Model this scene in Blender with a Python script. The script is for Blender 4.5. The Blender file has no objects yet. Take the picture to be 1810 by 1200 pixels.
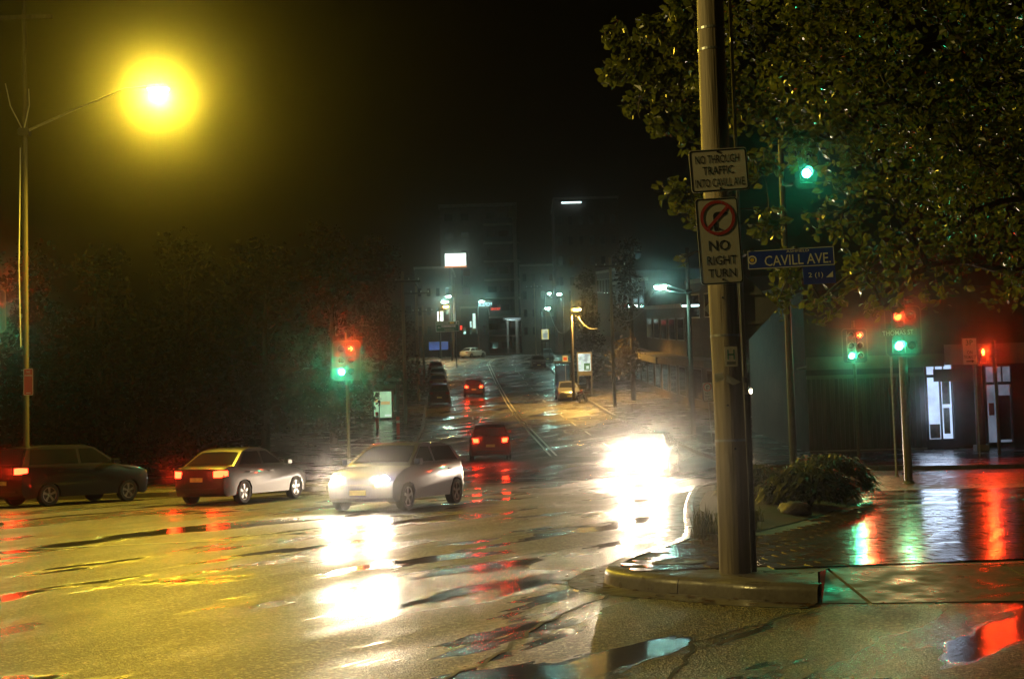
import bpy, bmesh, math, random
from mathutils import Vector, Matrix
R = math.radians
rnd = random.Random(7)

# ------------------------------------------------------------------ camera, world, exposure
scene = bpy.context.scene
col = scene.collection
F, CX, CY = 2514.0, 905.0, 600.0
PITCH, ROLL, HC = R(3.82), R(1.6), 1.6
fwd = Vector((0, math.cos(PITCH), math.sin(PITCH)))
r0 = Vector((1, 0, 0)); u0 = Vector((0, -math.sin(PITCH), math.cos(PITCH)))
cup = u0*math.cos(ROLL) + r0*math.sin(ROLL)
cright = r0*math.cos(ROLL) - u0*math.sin(ROLL)
cam_d = bpy.data.cameras.new('camera'); cam = bpy.data.objects.new('camera', cam_d); col.objects.link(cam)
cam_d.sensor_width = 36; cam_d.lens = 36*F/1810; cam_d.clip_end = 2000; cam_d.clip_start = .1
m = Matrix((cright, cup, -fwd)).transposed().to_4x4(); m.translation = (0, 0, HC)
cam.matrix_world = m
scene.camera = cam

world = bpy.data.worlds.new('World'); scene.world = world; world.use_nodes = True
wn = world.node_tree; wn.nodes.clear()
wo = wn.nodes.new('ShaderNodeOutputWorld'); wb = wn.nodes.new('ShaderNodeBackground')
sky = wn.nodes.new('ShaderNodeTexSky'); sky.sky_type = 'NISHITA'; sky.sun_disc = False
sky.sun_elevation = R(25); sky.sun_rotation = R(60)
tint = wn.nodes.new('ShaderNodeMix'); tint.data_type = 'RGBA'; tint.blend_type = 'MULTIPLY'
tint.inputs['Factor'].default_value = 1
tint.inputs['B'].default_value = (1.0, .36, .10, 1)          # town glow on low rain cloud
wn.links.new(sky.outputs[0], tint.inputs['A']); wn.links.new(tint.outputs['Result'], wb.inputs[0])
wb.inputs[1].default_value = 0.00018
wn.links.new(wb.outputs[0], wo.inputs[0])
sun_d = bpy.data.lights.new('moon', 'SUN'); sun_d.energy = .002; sun_d.angle = R(10); sun_d.color = (1, .9, .8)
sun = bpy.data.objects.new('moon', sun_d); col.objects.link(sun); sun.rotation_euler = (R(50), 0, R(30))
vs = scene.view_settings; vs.view_transform = 'Standard'; vs.look = 'None'; vs.exposure = -.25; vs.gamma = 1
cy = scene.cycles
cy.use_denoising = True; cy.sample_clamp_indirect = 4; cy.sample_clamp_direct = 0; cy.max_bounces = 6
cy.volume_bounces = 0; cy.diffuse_bounces = 2; cy.glossy_bounces = 3; cy.transmission_bounces = 4
cy.use_light_tree = True; cy.caustics_reflective = False; cy.caustics_refractive = False
HAZE = 0.0009

# ------------------------------------------------------------------ geometry of the place
HP = [(-60, 0), (45, 0), (52, .12), (60, .5), (77, 1.6), (93, 2.65), (113, 4.2), (140, 6.6), (168, 9.4), (190, 11.7), (215, 13.6), (240, 14.6), (420, 18)]
def interp(pts, y):
    if y <= pts[0][0]: return pts[0][1]
    for (a, va), (b, vb) in zip(pts, pts[1:]):
        if y <= b: return va + (vb-va)*(y-a)/(b-a)
    return pts[-1][1]
def h(y): return interp(HP, y)
CL = [(10, -5.2), (60, 1.75), (77, 1.0), (105, -.2), (180, -3.1), (192, -2.4), (204, .6), (212, 6), (216, 14)]
def centre(y): return interp(CL, y)
RK = [(47, 16), (48, 12.2), (49.5, 10.2), (52, 8.8), (56, 8.0), (60, 7.8), (85, 6.6), (113, 5.6), (168, 4.1), (180, 3.6), (190, 4.6), (196, 8), (200, 16), (202, 60)]
LK = [(43.5, -12), (44, -8), (45, -6), (47, -4.9), (50, -4.5), (60, -4.6), (85, -5.4), (113, -6.9), (168, -8.9), (200, -10), (222, -10)]
def P(px, py, Y):
    d = fwd*F + cright*(px-CX) + cup*(CY-py)
    return Vector((0, 0, HC)) + d*(Y/d.y)
def X(px, Y, z=None):
    if z is None: z = h(Y)
    dep = math.cos(PITCH)*Y + math.sin(PITCH)*(z-HC)
    return ((px-CX)/F*dep + math.sin(ROLL)*(-math.sin(PITCH)*Y + math.cos(PITCH)*(z-HC)))/math.cos(ROLL)

# ------------------------------------------------------------------ materials
MATS = {}
def nt(name):
    m = bpy.data.materials.new(name); m.use_nodes = True
    return m, m.node_tree, m.node_tree.nodes['Principled BSDF']
def mat(name, c, rough=.6, metal=0, noise=.25, scale=6, bump=0, spec=.5, coat=0, trans=0, bscale=None, stretch=(1, 1, 1)):
    if name in MATS: return MATS[name]
    m, t, b = nt(name); N = t.nodes
    tc = N.new('ShaderNodeTexCoord'); mp = N.new('ShaderNodeMapping'); mp.inputs['Scale'].default_value = stretch
    t.links.new(tc.outputs['Object'], mp.inputs[0])
    n = N.new('ShaderNodeTexNoise'); n.inputs['Scale'].default_value = scale; n.inputs['Detail'].default_value = 6
    t.links.new(mp.outputs[0], n.inputs['Vector'])
    cr = N.new('ShaderNodeValToRGB'); t.links.new(n.outputs['Fac'], cr.inputs[0])
    cr.color_ramp.elements[0].position = .3; cr.color_ramp.elements[1].position = .7
    cr.color_ramp.elements[0].color = (*[max(0, v*(1-noise)) for v in c], 1)
    cr.color_ramp.elements[1].color = (*[min(1, v*(1+noise)) for v in c], 1)
    t.links.new(cr.outputs[0], b.inputs['Base Color'])
    b.inputs['Roughness'].default_value = rough; b.inputs['Metallic'].default_value = metal
    b.inputs['Specular IOR Level'].default_value = spec; b.inputs['Coat Weight'].default_value = coat
    b.inputs['Coat Roughness'].default_value = .06; b.inputs['Transmission Weight'].default_value = trans
    if bump:
        bp = N.new('ShaderNodeBump'); bp.inputs['Strength'].default_value = bump; bp.inputs['Distance'].default_value = .02
        n2 = N.new('ShaderNodeTexNoise'); n2.inputs['Scale'].default_value = bscale or scale*4; n2.inputs['Detail'].default_value = 4
        t.links.new(mp.outputs[0], n2.inputs['Vector']); t.links.new(n2.outputs['Fac'], bp.inputs['Height']); t.links.new(bp.outputs[0], b.inputs['Normal'])
    MATS[name] = m; return m
def emit(name, c, s, var=0, scale=3):
    if name in MATS: return MATS[name]
    m = bpy.data.materials.new(name); m.use_nodes = True; t = m.node_tree; N = t.nodes; N.clear()
    o = N.new('ShaderNodeOutputMaterial'); e = N.new('ShaderNodeEmission'); e.inputs[0].default_value = (*c, 1); e.inputs[1].default_value = s
    if var:
        tc = N.new('ShaderNodeTexCoord'); n = N.new('ShaderNodeTexNoise'); n.inputs['Scale'].default_value = scale
        t.links.new(tc.outputs['Object'], n.inputs['Vector'])
        cr = N.new('ShaderNodeValToRGB'); t.links.new(n.outputs['Fac'], cr.inputs[0])
        cr.color_ramp.elements[0].position = .35; cr.color_ramp.elements[1].position = .65
        cr.color_ramp.elements[0].color = (*[v*(1-var) for v in c], 1); cr.color_ramp.elements[1].color = (*c, 1)
        t.links.new(cr.outputs[0], e.inputs[0])
    t.links.new(e.outputs[0], o.inputs[0]); MATS[name] = m; return m

def wet_asphalt():
    m, t, b = nt('wet_asphalt'); N = t.nodes; L = t.links.new
    tc = N.new('ShaderNodeTexCoord')
    def noise(scale, detail=5, st=(1, 1, 1), rot=0, rough=.5):
        mp = N.new('ShaderNodeMapping'); mp.vector_type = 'TEXTURE'; mp.inputs['Scale'].default_value = st; mp.inputs['Rotation'].default_value = (0, 0, rot)
        L(tc.outputs['Object'], mp.inputs[0])
        n = N.new('ShaderNodeTexNoise'); n.inputs['Scale'].default_value = scale; n.inputs['Detail'].default_value = detail; n.inputs['Roughness'].default_value = rough
        L(mp.outputs[0], n.inputs['Vector']); return n.outputs['Fac']
    def ramp(src, a, b_, ca, cb):
        r = N.new('ShaderNodeValToRGB'); L(src, r.inputs[0])
        r.color_ramp.elements[0].position = a; r.color_ramp.elements[1].position = b_
        r.color_ramp.elements[0].color = (*ca, 1); r.color_ramp.elements[1].color = (*cb, 1); return r.outputs[0]
    wear = noise(.8, 6, (3.5, 1, 1), R(64))           # wheel-worn streaks along the street
    patch = noise(.22, 4)
    grain = noise(140, 3)
    c1 = ramp(wear, .42, .58, (.013, .011, .009), (.045, .039, .032))
    mx = N.new('ShaderNodeMix'); mx.data_type = 'RGBA'; mx.blend_type = 'MULTIPLY'; mx.inputs['Factor'].default_value = .7
    L(c1, mx.inputs['A']); L(ramp(grain, .3, .7, (.45, .45, .45), (1.4, 1.4, 1.4)), mx.inputs['B'])
    # pale aggregate stones, speckled in to put the wet road's glitter into the colour
    vs_ = N.new('ShaderNodeTexVoronoi'); vs_.inputs['Scale'].default_value = 42; L(tc.outputs['Object'], vs_.inputs['Vector'])
    sep = N.new('ShaderNodeSeparateColor'); L(vs_.outputs['Color'], sep.inputs[0])
    st = N.new('ShaderNodeMix'); st.data_type = 'RGBA'; L(ramp(sep.outputs[0], .80, .90, (0, 0, 0), (1, 1, 1)), st.inputs['Factor'])
    L(mx.outputs['Result'], st.inputs['A']); st.inputs['B'].default_value = (.19, .165, .12, 1); L(st.outputs['Result'], b.inputs['Base Color'])
    spec = N.new('ShaderNodeMapRange'); spec.inputs[1].default_value = .55; spec.inputs[2].default_value = 1; spec.inputs[3].default_value = .28; spec.inputs[4].default_value = 1.0
    L(sep.outputs[1], spec.inputs[0])
    # smooth standing water in long shallow dips, glittering open-textured asphalt between
    film = noise(.62, 5, (3.6, .9, 1), R(60), .58)
    dip = ramp(film, .55, .585, (0, 0, 0), (1, 1, 1))
    wearr = noise(.55, 5, (3.2, 1, 1), R(68))
    rr = ramp(wearr, .40, .58, (.22, .22, .22), (.50, .50, .50))
    mr = N.new('ShaderNodeMix'); mr.data_type = 'RGBA'; L(dip, mr.inputs['Factor']); L(rr, mr.inputs['A']); mr.inputs['B'].default_value = (.11, .11, .11, 1)
    L(mr.outputs['Result'], b.inputs['Roughness'])
    ms_ = N.new('ShaderNodeMix'); ms_.data_type = 'FLOAT'; L(dip, ms_.inputs['Factor']); L(spec.outputs[0], ms_.inputs['A']); ms_.inputs['B'].default_value = .5
    L(ms_.outputs['Result'], b.inputs['Specular IOR Level'])
    vor = N.new('ShaderNodeTexVoronoi'); vor.inputs['Scale'].default_value = 58; L(tc.outputs['Object'], vor.inputs['Vector'])
    ad = N.new('ShaderNodeMath'); ad.operation = 'ADD'; L(vor.outputs['Distance'], ad.inputs[0]); L(noise(42, 3, rough=.7), ad.inputs[1])
    bs = ramp(film, .53, .585, (1, 1, 1), (.06, .06, .06))
    bp = N.new('ShaderNodeBump'); bp.inputs['Distance'].default_value = .020; L(bs, bp.inputs['Strength']); L(ad.outputs[0], bp.inputs['Height'])
    bp2 = N.new('ShaderNodeBump'); bp2.inputs['Distance'].default_value = .03; bp2.inputs['Strength'].default_value = .08
    L(noise(1.3, 3, (1, 1, 1), 0), bp2.inputs['Height']); L(bp.outputs[0], bp2.inputs['Normal']); L(bp2.outputs[0], b.inputs['Normal'])
    MATS['wet_asphalt'] = m; return m
wet_asphalt()
def wet_slab(name, c, r_lo, r_hi, fs, bump, bs):
    m, t, b = nt(name); N = t.nodes; L = t.links.new
    tc = N.new('ShaderNodeTexCoord')
    n = N.new('ShaderNodeTexNoise'); n.inputs['Scale'].default_value = fs; n.inputs['Detail'].default_value = 5; L(tc.outputs['Object'], n.inputs['Vector'])
    g = N.new('ShaderNodeNewGeometry')
    r = N.new('ShaderNodeMapRange'); r.inputs[1].default_value = .35; r.inputs[2].default_value = .68; r.inputs[3].default_value = r_lo; r.inputs[4].default_value = r_hi
    L(n.outputs['Fac'], r.inputs[0]); L(r.outputs[0], b.inputs['Roughness'])
    n2 = N.new('ShaderNodeTexNoise'); n2.inputs['Scale'].default_value = bs; n2.inputs['Detail'].default_value = 4; L(tc.outputs['Object'], n2.inputs['Vector'])
    cr = N.new('ShaderNodeValToRGB'); L(n2.outputs['Fac'], cr.inputs[0])
    cr.color_ramp.elements[0].color = (*[v*.6 for v in c], 1); cr.color_ramp.elements[1].color = (*[v*1.4 for v in c], 1)
    ob = N.new('ShaderNodeObjectInfo'); hs = N.new('ShaderNodeHueSaturation'); L(cr.outputs[0], hs.inputs['Color'])
    mr = N.new('ShaderNodeMapRange'); mr.inputs[3].default_value = .7; mr.inputs[4].default_value = 1.3; L(ob.outputs['Random'], mr.inputs[0]); L(mr.outputs[0], hs.inputs['Value'])
    L(hs.outputs[0], b.inputs['Base Color'])
    bp = N.new('ShaderNodeBump'); bp.inputs['Distance'].default_value = .004; bp.inputs['Strength'].default_value = bump
    L(n2.outputs['Fac'], bp.inputs['Height']); L(bp.outputs[0], b.inputs['Normal'])
    MATS[name] = m; return m
wet_slab('wet_paver', (.085, .055, .04), .10, .24, 1.1, .18, 30)
wet_slab('wet_concrete', (.10, .09, .075), .22, .6, 3.5, .9, 24)
wet_slab('wet_footpath', (.10, .09, .08), .14, .35, .9, .2, 25)
mat('earth', (.03, .022, .015), .75, bump=.8, scale=8)
mat('line_paint', (.62, .60, .52), .3, noise=.35, scale=14)
mat('tar', (.014, .014, .014), .55)
mat('pole_wood', (.20, .165, .115), .62, noise=.45, scale=9, bump=.7, bscale=26, stretch=(1, 1, .06))
mat('dark_wood', (.06, .05, .038), .7, noise=.4, scale=6, bump=.5, stretch=(1, 1, .08))
mat('galvanised', (.30, .31, .31), .42, .7, noise=.2, scale=18)
mat('dark_steel', (.035, .037, .04), .45, .3)
mat('olive_post', (.10, .085, .05), .5, .1, scale=10)
mat('signal_black', (.014, .014, .015), .45)
mat('sign_white', (.70, .69, .66), .42, noise=.06, scale=9)
mat('sign_black', (.012, .012, .012), .5)
mat('sign_red', (.55, .05, .03), .45, noise=.1)
mat('sign_blue', (.02, .045, .42), .4, noise=.12)
mat('sign_green', (.012, .15, .06), .4, noise=.08)
mat('sign_yellow', (.7, .5, .04), .4, noise=.08)
mat('sign_back', (.26, .27, .27), .4, .6, noise=.12)
mat('conduit', (.48, .48, .46), .4, noise=.1)
mat('cable', (.02, .02, .02), .5)
mat('brick_wall', (.14, .075, .05), .75, noise=.35, scale=3, bump=.4)
mat('render_wall', (.22, .20, .17), .8, noise=.2, scale=1.2, bump=.2)
mat('pale_wall', (.22, .20, .17), .8, noise=.15, scale=.8, bump=.15)
mat('teal_wall', (.05, .06, .06), .75, noise=.2); mat('dark_brick', (.05, .035, .028), .8, noise=.3, scale=2); mat('grimy_render', (.075, .065, .055), .8, noise=.3, scale=.7)
mat('fascia', (.11, .095, .065), .55, noise=.25, scale=1.5)
mat('board', (.065, .052, .036), .6, noise=.4, scale=5, bump=.4, stretch=(1, 1, .1))
mat('window_frame', (.05, .05, .055), .4, .3)
mat('dark_glass', (.01, .011, .013), .06, spec=.7)
mat('bark', (.055, .042, .03), .8, noise=.4, scale=8, bump=1, bscale=22, stretch=(1, 1, .25))
def leafmat(name, c, rough=.35):
    m, t, b = nt(name); N = t.nodes; L = t.links.new
    g = N.new('ShaderNodeNewGeometry'); cr = N.new('ShaderNodeValToRGB'); L(g.outputs['Random Per Island'], cr.inputs[0])
    cr.color_ramp.elements[0].color = (*[v*.55 for v in c], 1); cr.color_ramp.elements[1].color = (c[0]*1.7, c[1]*1.35, c[2]*1.1, 1)
    tr = N.new('ShaderNodeBsdfTranslucent'); L(cr.outputs[0], tr.inputs[0]); L(cr.outputs[0], b.inputs['Base Color'])
    b.inputs['Roughness'].default_value = rough
    mx = N.new('ShaderNodeMixShader'); mx.inputs[0].default_value = .45
    o = N['Material Output']; L(b.outputs[0], mx.inputs[1]); L(tr.outputs[0], mx.inputs[2]); L(mx.outputs[0], o.inputs[0])
    MATS[name] = m; return m
leafmat('plane_leaf', (.078, .105, .014), .3); leafmat('conifer_leaf', (.026, .022, .008), .8); leafmat('fern_leaf', (.045, .06, .02), .5); leafmat('grass_leaf', (.06, .075, .022), .4)
mat('rock', (.055, .045, .035), .55, noise=.4, scale=10, bump=.8)
mat('tyre', (.012, .012, .012), .7)
mat('rim', (.35, .35, .36), .3, .8)
mat('lens_off', (.25, .25, .25), .15)
mat('tail_off', (.16, .01, .008), .2)
mat('plate', (.6, .52, .18), .4)

# ------------------------------------------------------------------ helpers
class MB:
    def __init__(s): s.v = []; s.f = []; s.smooth = False
    def add(s, vs, fs):
        o = len(s.v); s.v += [tuple(v) for v in vs]; s.f += [tuple(i+o for i in f) for f in fs]; return s
    def box(s, x0, x1, y0, y1, z0, z1):
        return s.add([(x0,y0,z0),(x1,y0,z0),(x1,y1,z0),(x0,y1,z0),(x0,y0,z1),(x1,y0,z1),(x1,y1,z1),(x0,y1,z1)],
                     [(0,3,2,1),(4,5,6,7),(0,1,5,4),(1,2,6,5),(2,3,7,6),(3,0,4,7)])
    def tube(s, pts, rad, n=8, cap=True):
        pts = [Vector(p) for p in pts]; k = len(pts)
        rads = rad if isinstance(rad, (list, tuple)) else [rad]*k
        o = []; ref = None
        for i, p in enumerate(pts):
            d = (pts[min(i+1, k-1)]-pts[max(i-1, 0)]).normalized()
            if ref is None: ref = Vector((0, 0, 1)) if abs(d.z) < .9 else Vector((1, 0, 0))
            a = d.cross(ref).normalized(); b = d.cross(a).normalized(); ref = -b if False else ref
            for j in range(n):
                t = 2*math.pi*j/n; o.append(p + (a*math.cos(t)+b*math.sin(t))*rads[i])
        fs = []
        for i in range(k-1):
            for j in range(n):
                fs.append((i*n+j, i*n+(j+1) % n, (i+1)*n+(j+1) % n, (i+1)*n+j))
        if cap: fs.append(tuple(range(n))[::-1]); fs.append(tuple((k-1)*n+j for j in range(n)))
        return s.add(o, fs)
    def prism(s, poly, y0, y1):           # polygon in XZ, thickness along y
        n = len(poly)
        vs = [(x, y0, z) for x, z in poly]+[(x, y1, z) for x, z in poly]
        fs = [tuple(range(n)), tuple(range(2*n-1, n-1, -1))]+[(i, n+i, n+(i+1) % n, (i+1) % n) for i in range(n)]
        return s.add(vs, fs)
    def lathe(s, prof, n=16, axis='z', c=(0, 0, 0)):   # profile (r, t)
        o = []
        for r, t in prof:
            for j in range(n):
                a = 2*math.pi*j/n; u, v = r*math.cos(a), r*math.sin(a)
                p = {'z': (u, v, t), 'y': (u, t, v), 'x': (t, u, v)}[axis]
                o.append((p[0]+c[0], p[1]+c[1], p[2]+c[2]))
        k = len(prof); fs = []
        for i in range(k-1):
            for j in range(n): fs.append((i*n+j, i*n+(j+1) % n, (i+1)*n+(j+1) % n, (i+1)*n+j))
        fs.append(tuple(range(n))[::-1]); fs.append(tuple((k-1)*n+j for j in range(n)))
        return s.add(o, fs)
    def mesh(s, name, m):
        me = bpy.data.meshes.new(name); me.from_pydata(s.v, [], s.f); me.update()
        if m: me.materials.append(MATS[m] if isinstance(m, str) else m)
        if s.smooth:
            for p in me.polygons: p.use_smooth = True
        return me
    def build(s, name, m, parent=None, fix=True, bevel=0):
        me = s.mesh(name, m)
        if fix:
            bm = bmesh.new(); bm.from_mesh(me); bmesh.ops.recalc_face_normals(bm, faces=bm.faces)
            if bevel: bmesh.ops.bevel(bm, geom=list(bm.edges), offset=bevel, segments=2, affect='EDGES', profile=.5)
            bm.to_mesh(me); bm.free()
        return link(name, me, parent)
def link(name, me, parent=None):
    o = bpy.data.objects.new(name, me); col.objects.link(o)
    if parent: o.parent = parent
    return o
def tag(o, label=None, cat=None, group=None, kind=None):
    if label: o['label'] = label
    if cat: o['category'] = cat
    if group: o['group'] = group
    if kind: o['kind'] = kind
    return o
def thing(name, loc, rz, label, cat, group=None, rx=0, ry=0):
    o = bpy.data.objects.new(name, None); col.objects.link(o); o.location = loc; o.rotation_euler = (rx, ry, rz)
    o.empty_display_size = .2
    return tag(o, label, cat, group)
def smooth(o):
    for p in o.data.polygons: p.use_smooth = True
    return o
def lamp(name, kind, loc, power, c, parent=None, rot=None, size=.08, cone=120, blend=.6):
    d = bpy.data.lights.new(name, kind); d.energy = power; d.color = c; d.shadow_soft_size = size
    if kind == 'SPOT': d.spot_size = R(cone); d.spot_blend = blend
    o = bpy.data.objects.new(name, d); col.objects.link(o); o.location = loc
    if rot: o.rotation_euler = rot
    if parent: o.parent = parent
    return o
def rrect(x0, x1, z0, z1, r, n=4):
    o = []
    for cx_, cz_, a0 in ((x1-r, z1-r, 0), (x0+r, z1-r, 90), (x0+r, z0+r, 180), (x1-r, z0+r, 270)):
        for i in range(n+1):
            a = R(a0+90*i/n); o.append((cx_+r*math.cos(a), cz_+r*math.sin(a)))
    return o
def ringpoly(mb, outer, inner, y):     # flat ring in XZ at y, facing -y
    n = len(outer)
    return mb.add([(x, y, z) for x, z in outer]+[(x, y, z) for x, z in inner], [(i, (i+1) % n, n+(i+1) % n, n+i) for i in range(n)])
def text(s, w, hgt, cx_, cz_, y, m, parent, name='lettering', bold=.006, depth=.0015):
    cu = bpy.data.curves.new('t', 'FONT'); cu.body = s; cu.size = 1; cu.offset = bold; cu.extrude = 0; cu.align_x = 'LEFT'; cu.resolution_u = 2
    o = bpy.data.objects.new('t', cu); col.objects.link(o)
    dg = bpy.context.evaluated_depsgraph_get()
    me = bpy.data.meshes.new_from_object(o.evaluated_get(dg)); bpy.data.objects.remove(o); bpy.data.curves.remove(cu)
    xs = [v.co.x for v in me.vertices]; ys = [v.co.y for v in me.vertices]
    ax, bx, ay, by = min(xs), max(xs), min(ys), max(ys)
    for v in me.vertices:
        v.co = Vector(((v.co.x-(ax+bx)/2)/(bx-ax)*w + cx_, y, (v.co.y-(ay+by)/2)/(by-ay)*hgt + cz_))
    me.materials.clear(); me.materials.append(MATS[m]); me.name = name
    return link(name, me, parent)

# ------------------------------------------------------------------ the ground, streets and pavements
YS = [-30, -10, 5, 20, 35, 45, 48, 52, 56, 60, 66, 72, 77, 85, 93, 103, 113, 126, 140, 154, 168, 180, 190, 198, 206, 215, 228, 240, 300, 420]
def sheet(name, m, y0, y1, xl, xr, dz, nx=1, thick=0, ys=None):
    yy = ys or ([y0]+[y for y in YS if y0 < y < y1]+[y1]); b = MB(); n = nx+1
    vs = []
    for y in yy:
        a, c = (xl(y) if callable(xl) else xl), (xr(y) if callable(xr) else xr)
        for i in range(n): vs.append((a+(c-a)*i/nx, y, h(y)+dz))
    fs = []
    for j in range(len(yy)-1):
        for i in range(nx): fs.append((j*n+i, j*n+i+1, (j+1)*n+i+1, (j+1)*n+i))
    b.add(vs, fs)
    if thick:
        for i in (0, nx):
            o = len(b.v)
            for j, y in enumerate(yy): x_ = vs[j*n+i][0]; b.v += [(x_, y, h(y)+dz), (x_, y, h(y)+dz-thick)]
            for j in range(len(yy)-1): b.f.append((o+2*j, o+2*j+1, o+2*j+3, o+2*j+2))
        o = len(b.v); b.v += [(vs[0][0], yy[0], h(yy[0])+dz), (vs[nx][0], yy[0], h(yy[0])+dz), (vs[nx][0], yy[0], h(yy[0])+dz-thick), (vs[0][0], yy[0], h(yy[0])+dz-thick)]
        b.f.append((o, o+1, o+2, o+3))
    return tag(b.build(name, m, fix=False), kind='structure')
sheet('ground', 'earth', -30, 420, -300, 300, -.03)
sheet('road', 'wet_asphalt', -12, 222, -70, 60, 0)
fine = lambda a, b, s: [a+(b-a)*i/s for i in range(s+1)]
rys = [47, 47.6, 48, 48.7, 49.5, 50.5, 52, 54, 56, 60, 66, 72, 77, 85, 93, 103, 113, 126, 140, 154, 168, 180, 186, 190, 194, 197, 200, 202]
lys = [43.5, 43.8, 44, 44.5, 45, 46, 47, 48.5, 50, 55, 60, 66, 72, 77, 85, 93, 103, 113, 126, 140, 154, 168, 180, 190, 200, 210, 222]
sheet('pavement', 'wet_footpath', 47, 202, lambda y: interp(RK, y), 62, .14, thick=.2, ys=rys)
sheet('pavement', 'wet_footpath', 43.5, 222, -70, lambda y: interp(LK, y), .14, thick=.2, ys=lys)
sheet('verge', 'earth', 216, 240, -10, 90, .16, thick=.25)
def kerb_run(edge, ys, side, label_segments=True):
    root = bpy.data.objects.new('kerb', None); col.objects.link(root); tag(root, kind='structure')
    pts = [Vector((interp(edge, y), y, 0)) for y in ys]
    for a, b in zip(pts, pts[1:]):
        d = (b-a); d.z = 0; d.normalize(); nrm = Vector((d.y, -d.x, 0))*side
        mb = MB(); g = d*.006; a_, b_ = a+g, b-g; vs = []
        for p in (a_, b_):
            zz = h(p.y)
            vs += [p-nrm*.012+Vector((0, 0, zz-.05)), p+nrm*.0+Vector((0, 0, zz+.155)), p+nrm*.15+Vector((0, 0, zz+.16)), p+nrm*.15+Vector((0, 0, zz-.05))]
        mb.add(vs, [(0, 1, 5, 4), (1, 2, 6, 5), (2, 3, 7, 6), (0, 3, 2, 1), (4, 5, 6, 7)]); mb.build('kerb_stone', 'wet_concrete', root)
kerb_run(RK, [48, 48.7, 49.5, 50.5, 52, 54, 56, 60, 64, 68, 72, 77, 81, 85, 89, 93, 98, 103, 108, 113, 120, 126, 133, 140, 147, 154, 161, 168, 174, 180, 186, 190], 1)
kerb_run(LK, [44, 44.5, 45, 46, 47, 48.5, 50, 55, 60, 66, 72, 77, 81, 85, 89, 93, 98, 103, 108, 113, 120, 126, 133, 140, 147, 154, 161, 168, 174, 180, 190, 200], -1)
far_k = MB()
for i in range(22):
    x = -8+4*i; far_k.box(x+.01, x+3.99, 215.7, 216.0, h(215.8)-.1, h(215.8)+.2)
tag(far_k.build('kerb', 'wet_concrete'), kind='structure')

# corner island (footpath corner with pole)
IS = [(60, 14.6), (3.15, 14.62), (2.98, 14.3), (2.72, 13.05), (2.16, 13.36), (1.78, 13.82), (1.36, 14.22), (1.06, 14.72), (.94, 15.25), (1.08, 16.1), (1.45, 17.2), (2.2, 19.3), (2.75, 23.5), (3.4, 28.7), (4.25, 34.5), (4.75, 36.8), (5.7, 38.6), (7.3, 39.6), (9.5, 40.2), (60, 42.0)]
b = MB(); n = len(IS); b.add([(x, y, .152) for x, y in IS]+[(x, y, -.05) for x, y in IS], [tuple(range(n))[::-1]]+[(i, (i+1) % n, n+(i+1) % n, n+i) for i in range(n)])
island = tag(b.build('pavement', 'wet_concrete'), kind='structure')
kr = bpy.data.objects.new('kerb', None); col.objects.link(kr); tag(kr, kind='structure')
kp = IS[3:]
def smoothpts(pts, k):
    out = []
    for i in range(len(pts)-1):
        p0, p1, p2, p3 = (Vector(pts[max(i-1, 0)]), Vector(pts[i]), Vector(pts[i+1]), Vector(pts[min(i+2, len(pts)-1)]))
        for j in range(k):
            t = j/k; out.append(.5*((2*p1)+(p2-p0)*t+(2*p0-5*p1+4*p2-p3)*t*t+(3*p1-p0-3*p2+p3)*t**3))
    out.append(Vector(pts[-1])); return out
kp2 = smoothpts([Vector((x, y)) for x, y in kp[:-1]], 4)
# kerb profile swept in stones about 1.2 m long
def kerb_profile(p, nrm):
    pr = [(-.035, -.04), (-.025, .10), (-.012, .138), (.012, .158), (.15, .166), (.155, .10)]
    return [Vector((p.x, p.y, 0))+Vector((nrm.x, nrm.y, 0))*a+Vector((0, 0, z)) for a, z in pr]
runs = []; cur = [kp2[0]]; acc = 0
for a, b_ in zip(kp2, kp2[1:]):
    acc += (b_-a).length; cur.append(b_)
    if acc > 1.5: runs.append(cur); cur = [b_]; acc = 0
if len(cur) > 1: runs.append(cur)
def nrm_at(q):
    i = min(range(len(kp2)), key=lambda i: (kp2[i]-q).length)
    d = (kp2[min(i+1, len(kp2)-1)]-kp2[max(i-1, 0)]).normalized(); return Vector((d.y, -d.x))
for run in runs:
    run = list(run); d0 = (run[1]-run[0]).normalized(); d1 = (run[-1]-run[-2]).normalized()
    vs = []; k = 6
    for i, q in enumerate(run):
        nn = nrm_at(q); q2 = q+d0*.005 if i == 0 else (q-d1*.005 if i == len(run)-1 else q)
        vs += kerb_profile(q2, nn)
    mb = MB(); fs = [(i*k+j, i*k+j+1, (i+1)*k+j+1, (i+1)*k+j) for i in range(len(run)-1) for j in range(k-1)]
    fs += [tuple(range(k))[::-1], tuple((len(run)-1)*k+j for j in range(k))]
    mb.add(vs, fs); smooth(mb.build('kerb_stone', 'wet_concrete', kr)).data.set_sharp_from_angle(angle=R(50))
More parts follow.
